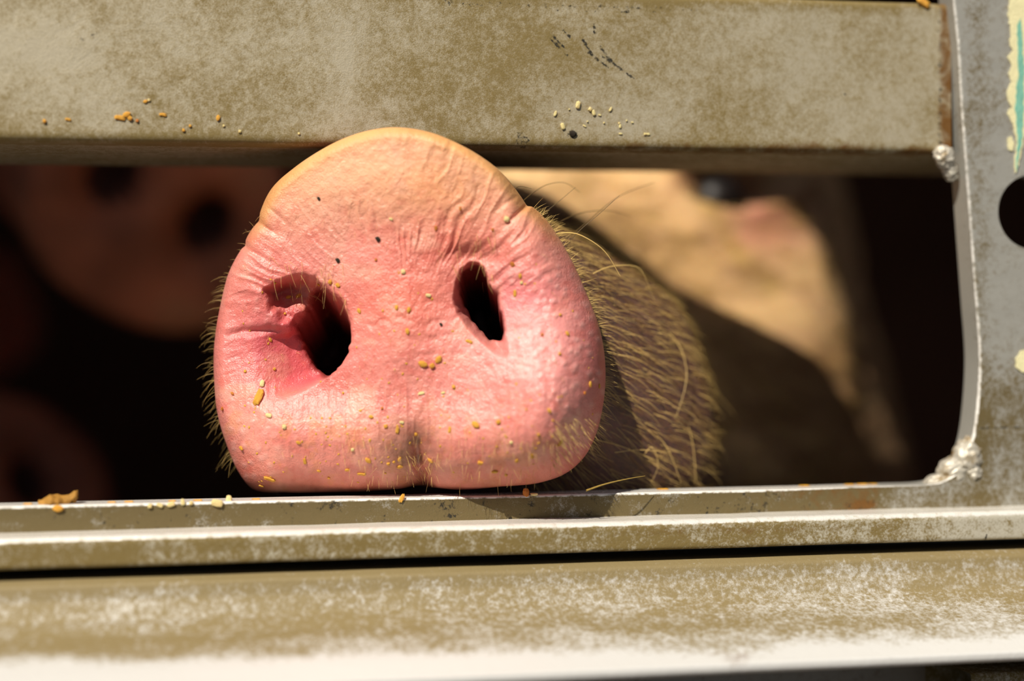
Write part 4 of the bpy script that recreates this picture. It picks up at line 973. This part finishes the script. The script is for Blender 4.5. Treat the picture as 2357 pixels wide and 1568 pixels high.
GL = 'feed crumbs on the ledge'; LL = 'small golden crumb on the front edge of the ledge, left of the snout'
def on_plate(x, y, s, c, sh, rt, lb):
    s0, z0 = pl(x, y, 0.0); crumb(G(s0, .0002, z0), NV, s * PX, c, sh, math.radians(rt), lb or LL, GL)
for a in [(500, 1158, 25, 'p', 1, 10, 'largest pale crumb heap on the ledge face, left of the snout'), (345, 1165, 15, 'p', 0, 0, None), (368, 1163, 14, 'p', 1, 20, None), (394, 1161, 17, 'p', 1, -20, None), (421, 1156, 14, 'p', 1, 80, None), (440, 1158, 13, 'p', 0, 0, None), (134, 1170, 22, 'g', 1, 5, 'single golden crumb on the ledge face below the brown flake'),
          (925, 1147, 14, 'g', 2, 120, 'golden sliver on the ledge under the middle of the snout')]: on_plate(*a)
def on_ledge(x, n, s, c, sh, rt, lb, sc=(1, 1, 1), group=GL):
    yy = np.interp(x, [0, 600, 1178, 1600, 2060], [1166, 1153, 1141, 1131, 1119]); s0, z0 = pl(x, yy, 0.0)
    return crumb(G(s0, n, z0), W3, s * PX, c, sh, math.radians(rt), lb, group, sc=sc)
on_ledge(527, -.003, 20, 'p', 0, 0, 'pale crumb standing on the ledge beside the lower left of the snout', (1, 1, 1.8))
for (x, s, lb) in ((60, 14, None), (255, 13, None), (295, 14, None), (395, 12, None), (455, 14, None), (590, 13, None)): on_ledge(x, -.004, s, 'g', 2, 0, 'small golden crumb lying on top of the ledge, left of the snout', (1, 1, .7))
for (x, s) in ((1540, 16), (1870, 15), (1975, 14), (2005, 16), (2030, 13)): on_ledge(x, -.007, s, 'g', 2, 5, 'thin golden husk lying on top of the ledge, right of the snout', (1.2, 1, .5))
on_ledge(1212, -.001, 30, 'o', 0, 0, 'orange husk on the ledge below the right half of the snout', (.8, .8, 1.6))
on_ledge(1230, .0, 17, 'p', 1, 20, 'pale shred beside the orange husk on the ledge')

# the curled brown flake standing on the ledge at far left
yy = np.interp(130, [0, 600], [1166, 1153]); s0, z0 = pl(130, yy, 0.0)
nu, nv = 34, 16
uu, vv = np.meshgrid(np.linspace(-1, 1, nu), np.linspace(-1, 1, nv), indexing='ij')
wid = .0024 * (1 - np.abs(uu) ** 3 * .6) * (1 + .35 * vn(uu * 3, uu * 0 + 4))
hs = .0026 - .0016 * sm(-.2, -1, uu) + .0012 * fbm(uu * 1.7, vv * 1.2, o=3) + .0012 * sm(.55, .9, uu) - .002 * np.abs(vv) ** 2.2
top = G(s0 + .0052 * uu, -.005 + wid * vv * 1.5, z0 + hs); bot = G(s0 + .0052 * uu, -.005 + wid * vv * 1.5, z0 + hs - .0006 - .0006 * (1 - uu ** 2))
ff = grid_faces(nu, nv); b_ = [i * nv for i in range(nu)] + [(nu - 1) * nv + j_ for j_ in range(1, nv)] + [i * nv + nv - 1 for i in range(nu - 2, -1, -1)] + [j_ for j_ in range(nv - 2, 0, -1)]
side = np.array([(b_[i], b_[(i + 1) % len(b_)], b_[(i + 1) % len(b_)] + nu * nv, b_[i] + nu * nv) for i in range(len(b_))])
FL = empty('bran_flake', tuple(G(s0, -.005, z0)))
o = mesh_from('flake_body', np.concatenate([top.reshape(-1, 3), bot.reshape(-1, 3)]), np.concatenate([ff, ff[:, ::-1] + nu * nv, side]), M_FLAKE, FL); o.location = -FL.location
tag(FL, 'large curled brown flake standing on the ledge at far left', 'flake', None)
for (dx, w, c) in ((-.0008, .0011, M_CRUMBP), (.0042, .0008, M_FLAKE)):      # the two little feet it stands on
    th, ph = np.meshgrid(np.linspace(0, math.pi, 8), np.linspace(0, 2 * math.pi, 11)[:-1], indexing='ij')
    q = np.stack([np.sin(th) * np.cos(ph) * w, np.sin(th) * np.sin(ph) * w, np.cos(th) * .0014], -1).reshape(-1, 3); q *= 1 + .3 * fbm(q[:, :1] * 900, q[:, 1:2] * 900, q[:, 2:] * 900)
    o = mesh_from('foot', G(np.full(len(q), s0 + dx), -.0045, np.full(len(q), z0 + .0009)) + q, grid_faces(8, 10, True), c, FL); o.location = -FL.location

# straw on the ledge right of the snout
c = curve_pts([(1350, 1130, .452), (1390, 1116, .455), (1440, 1104, .458), (1485, 1096, .462)], 12)
o = hairs('straw_stalk', P3(c[:, 0], c[:, 1], c[:, 2])[None], .00035, M_STRAW, None, None, .2); tag(o, 'thin dry straw stalk leaning on the ledge below the hairy muzzle', 'straw')
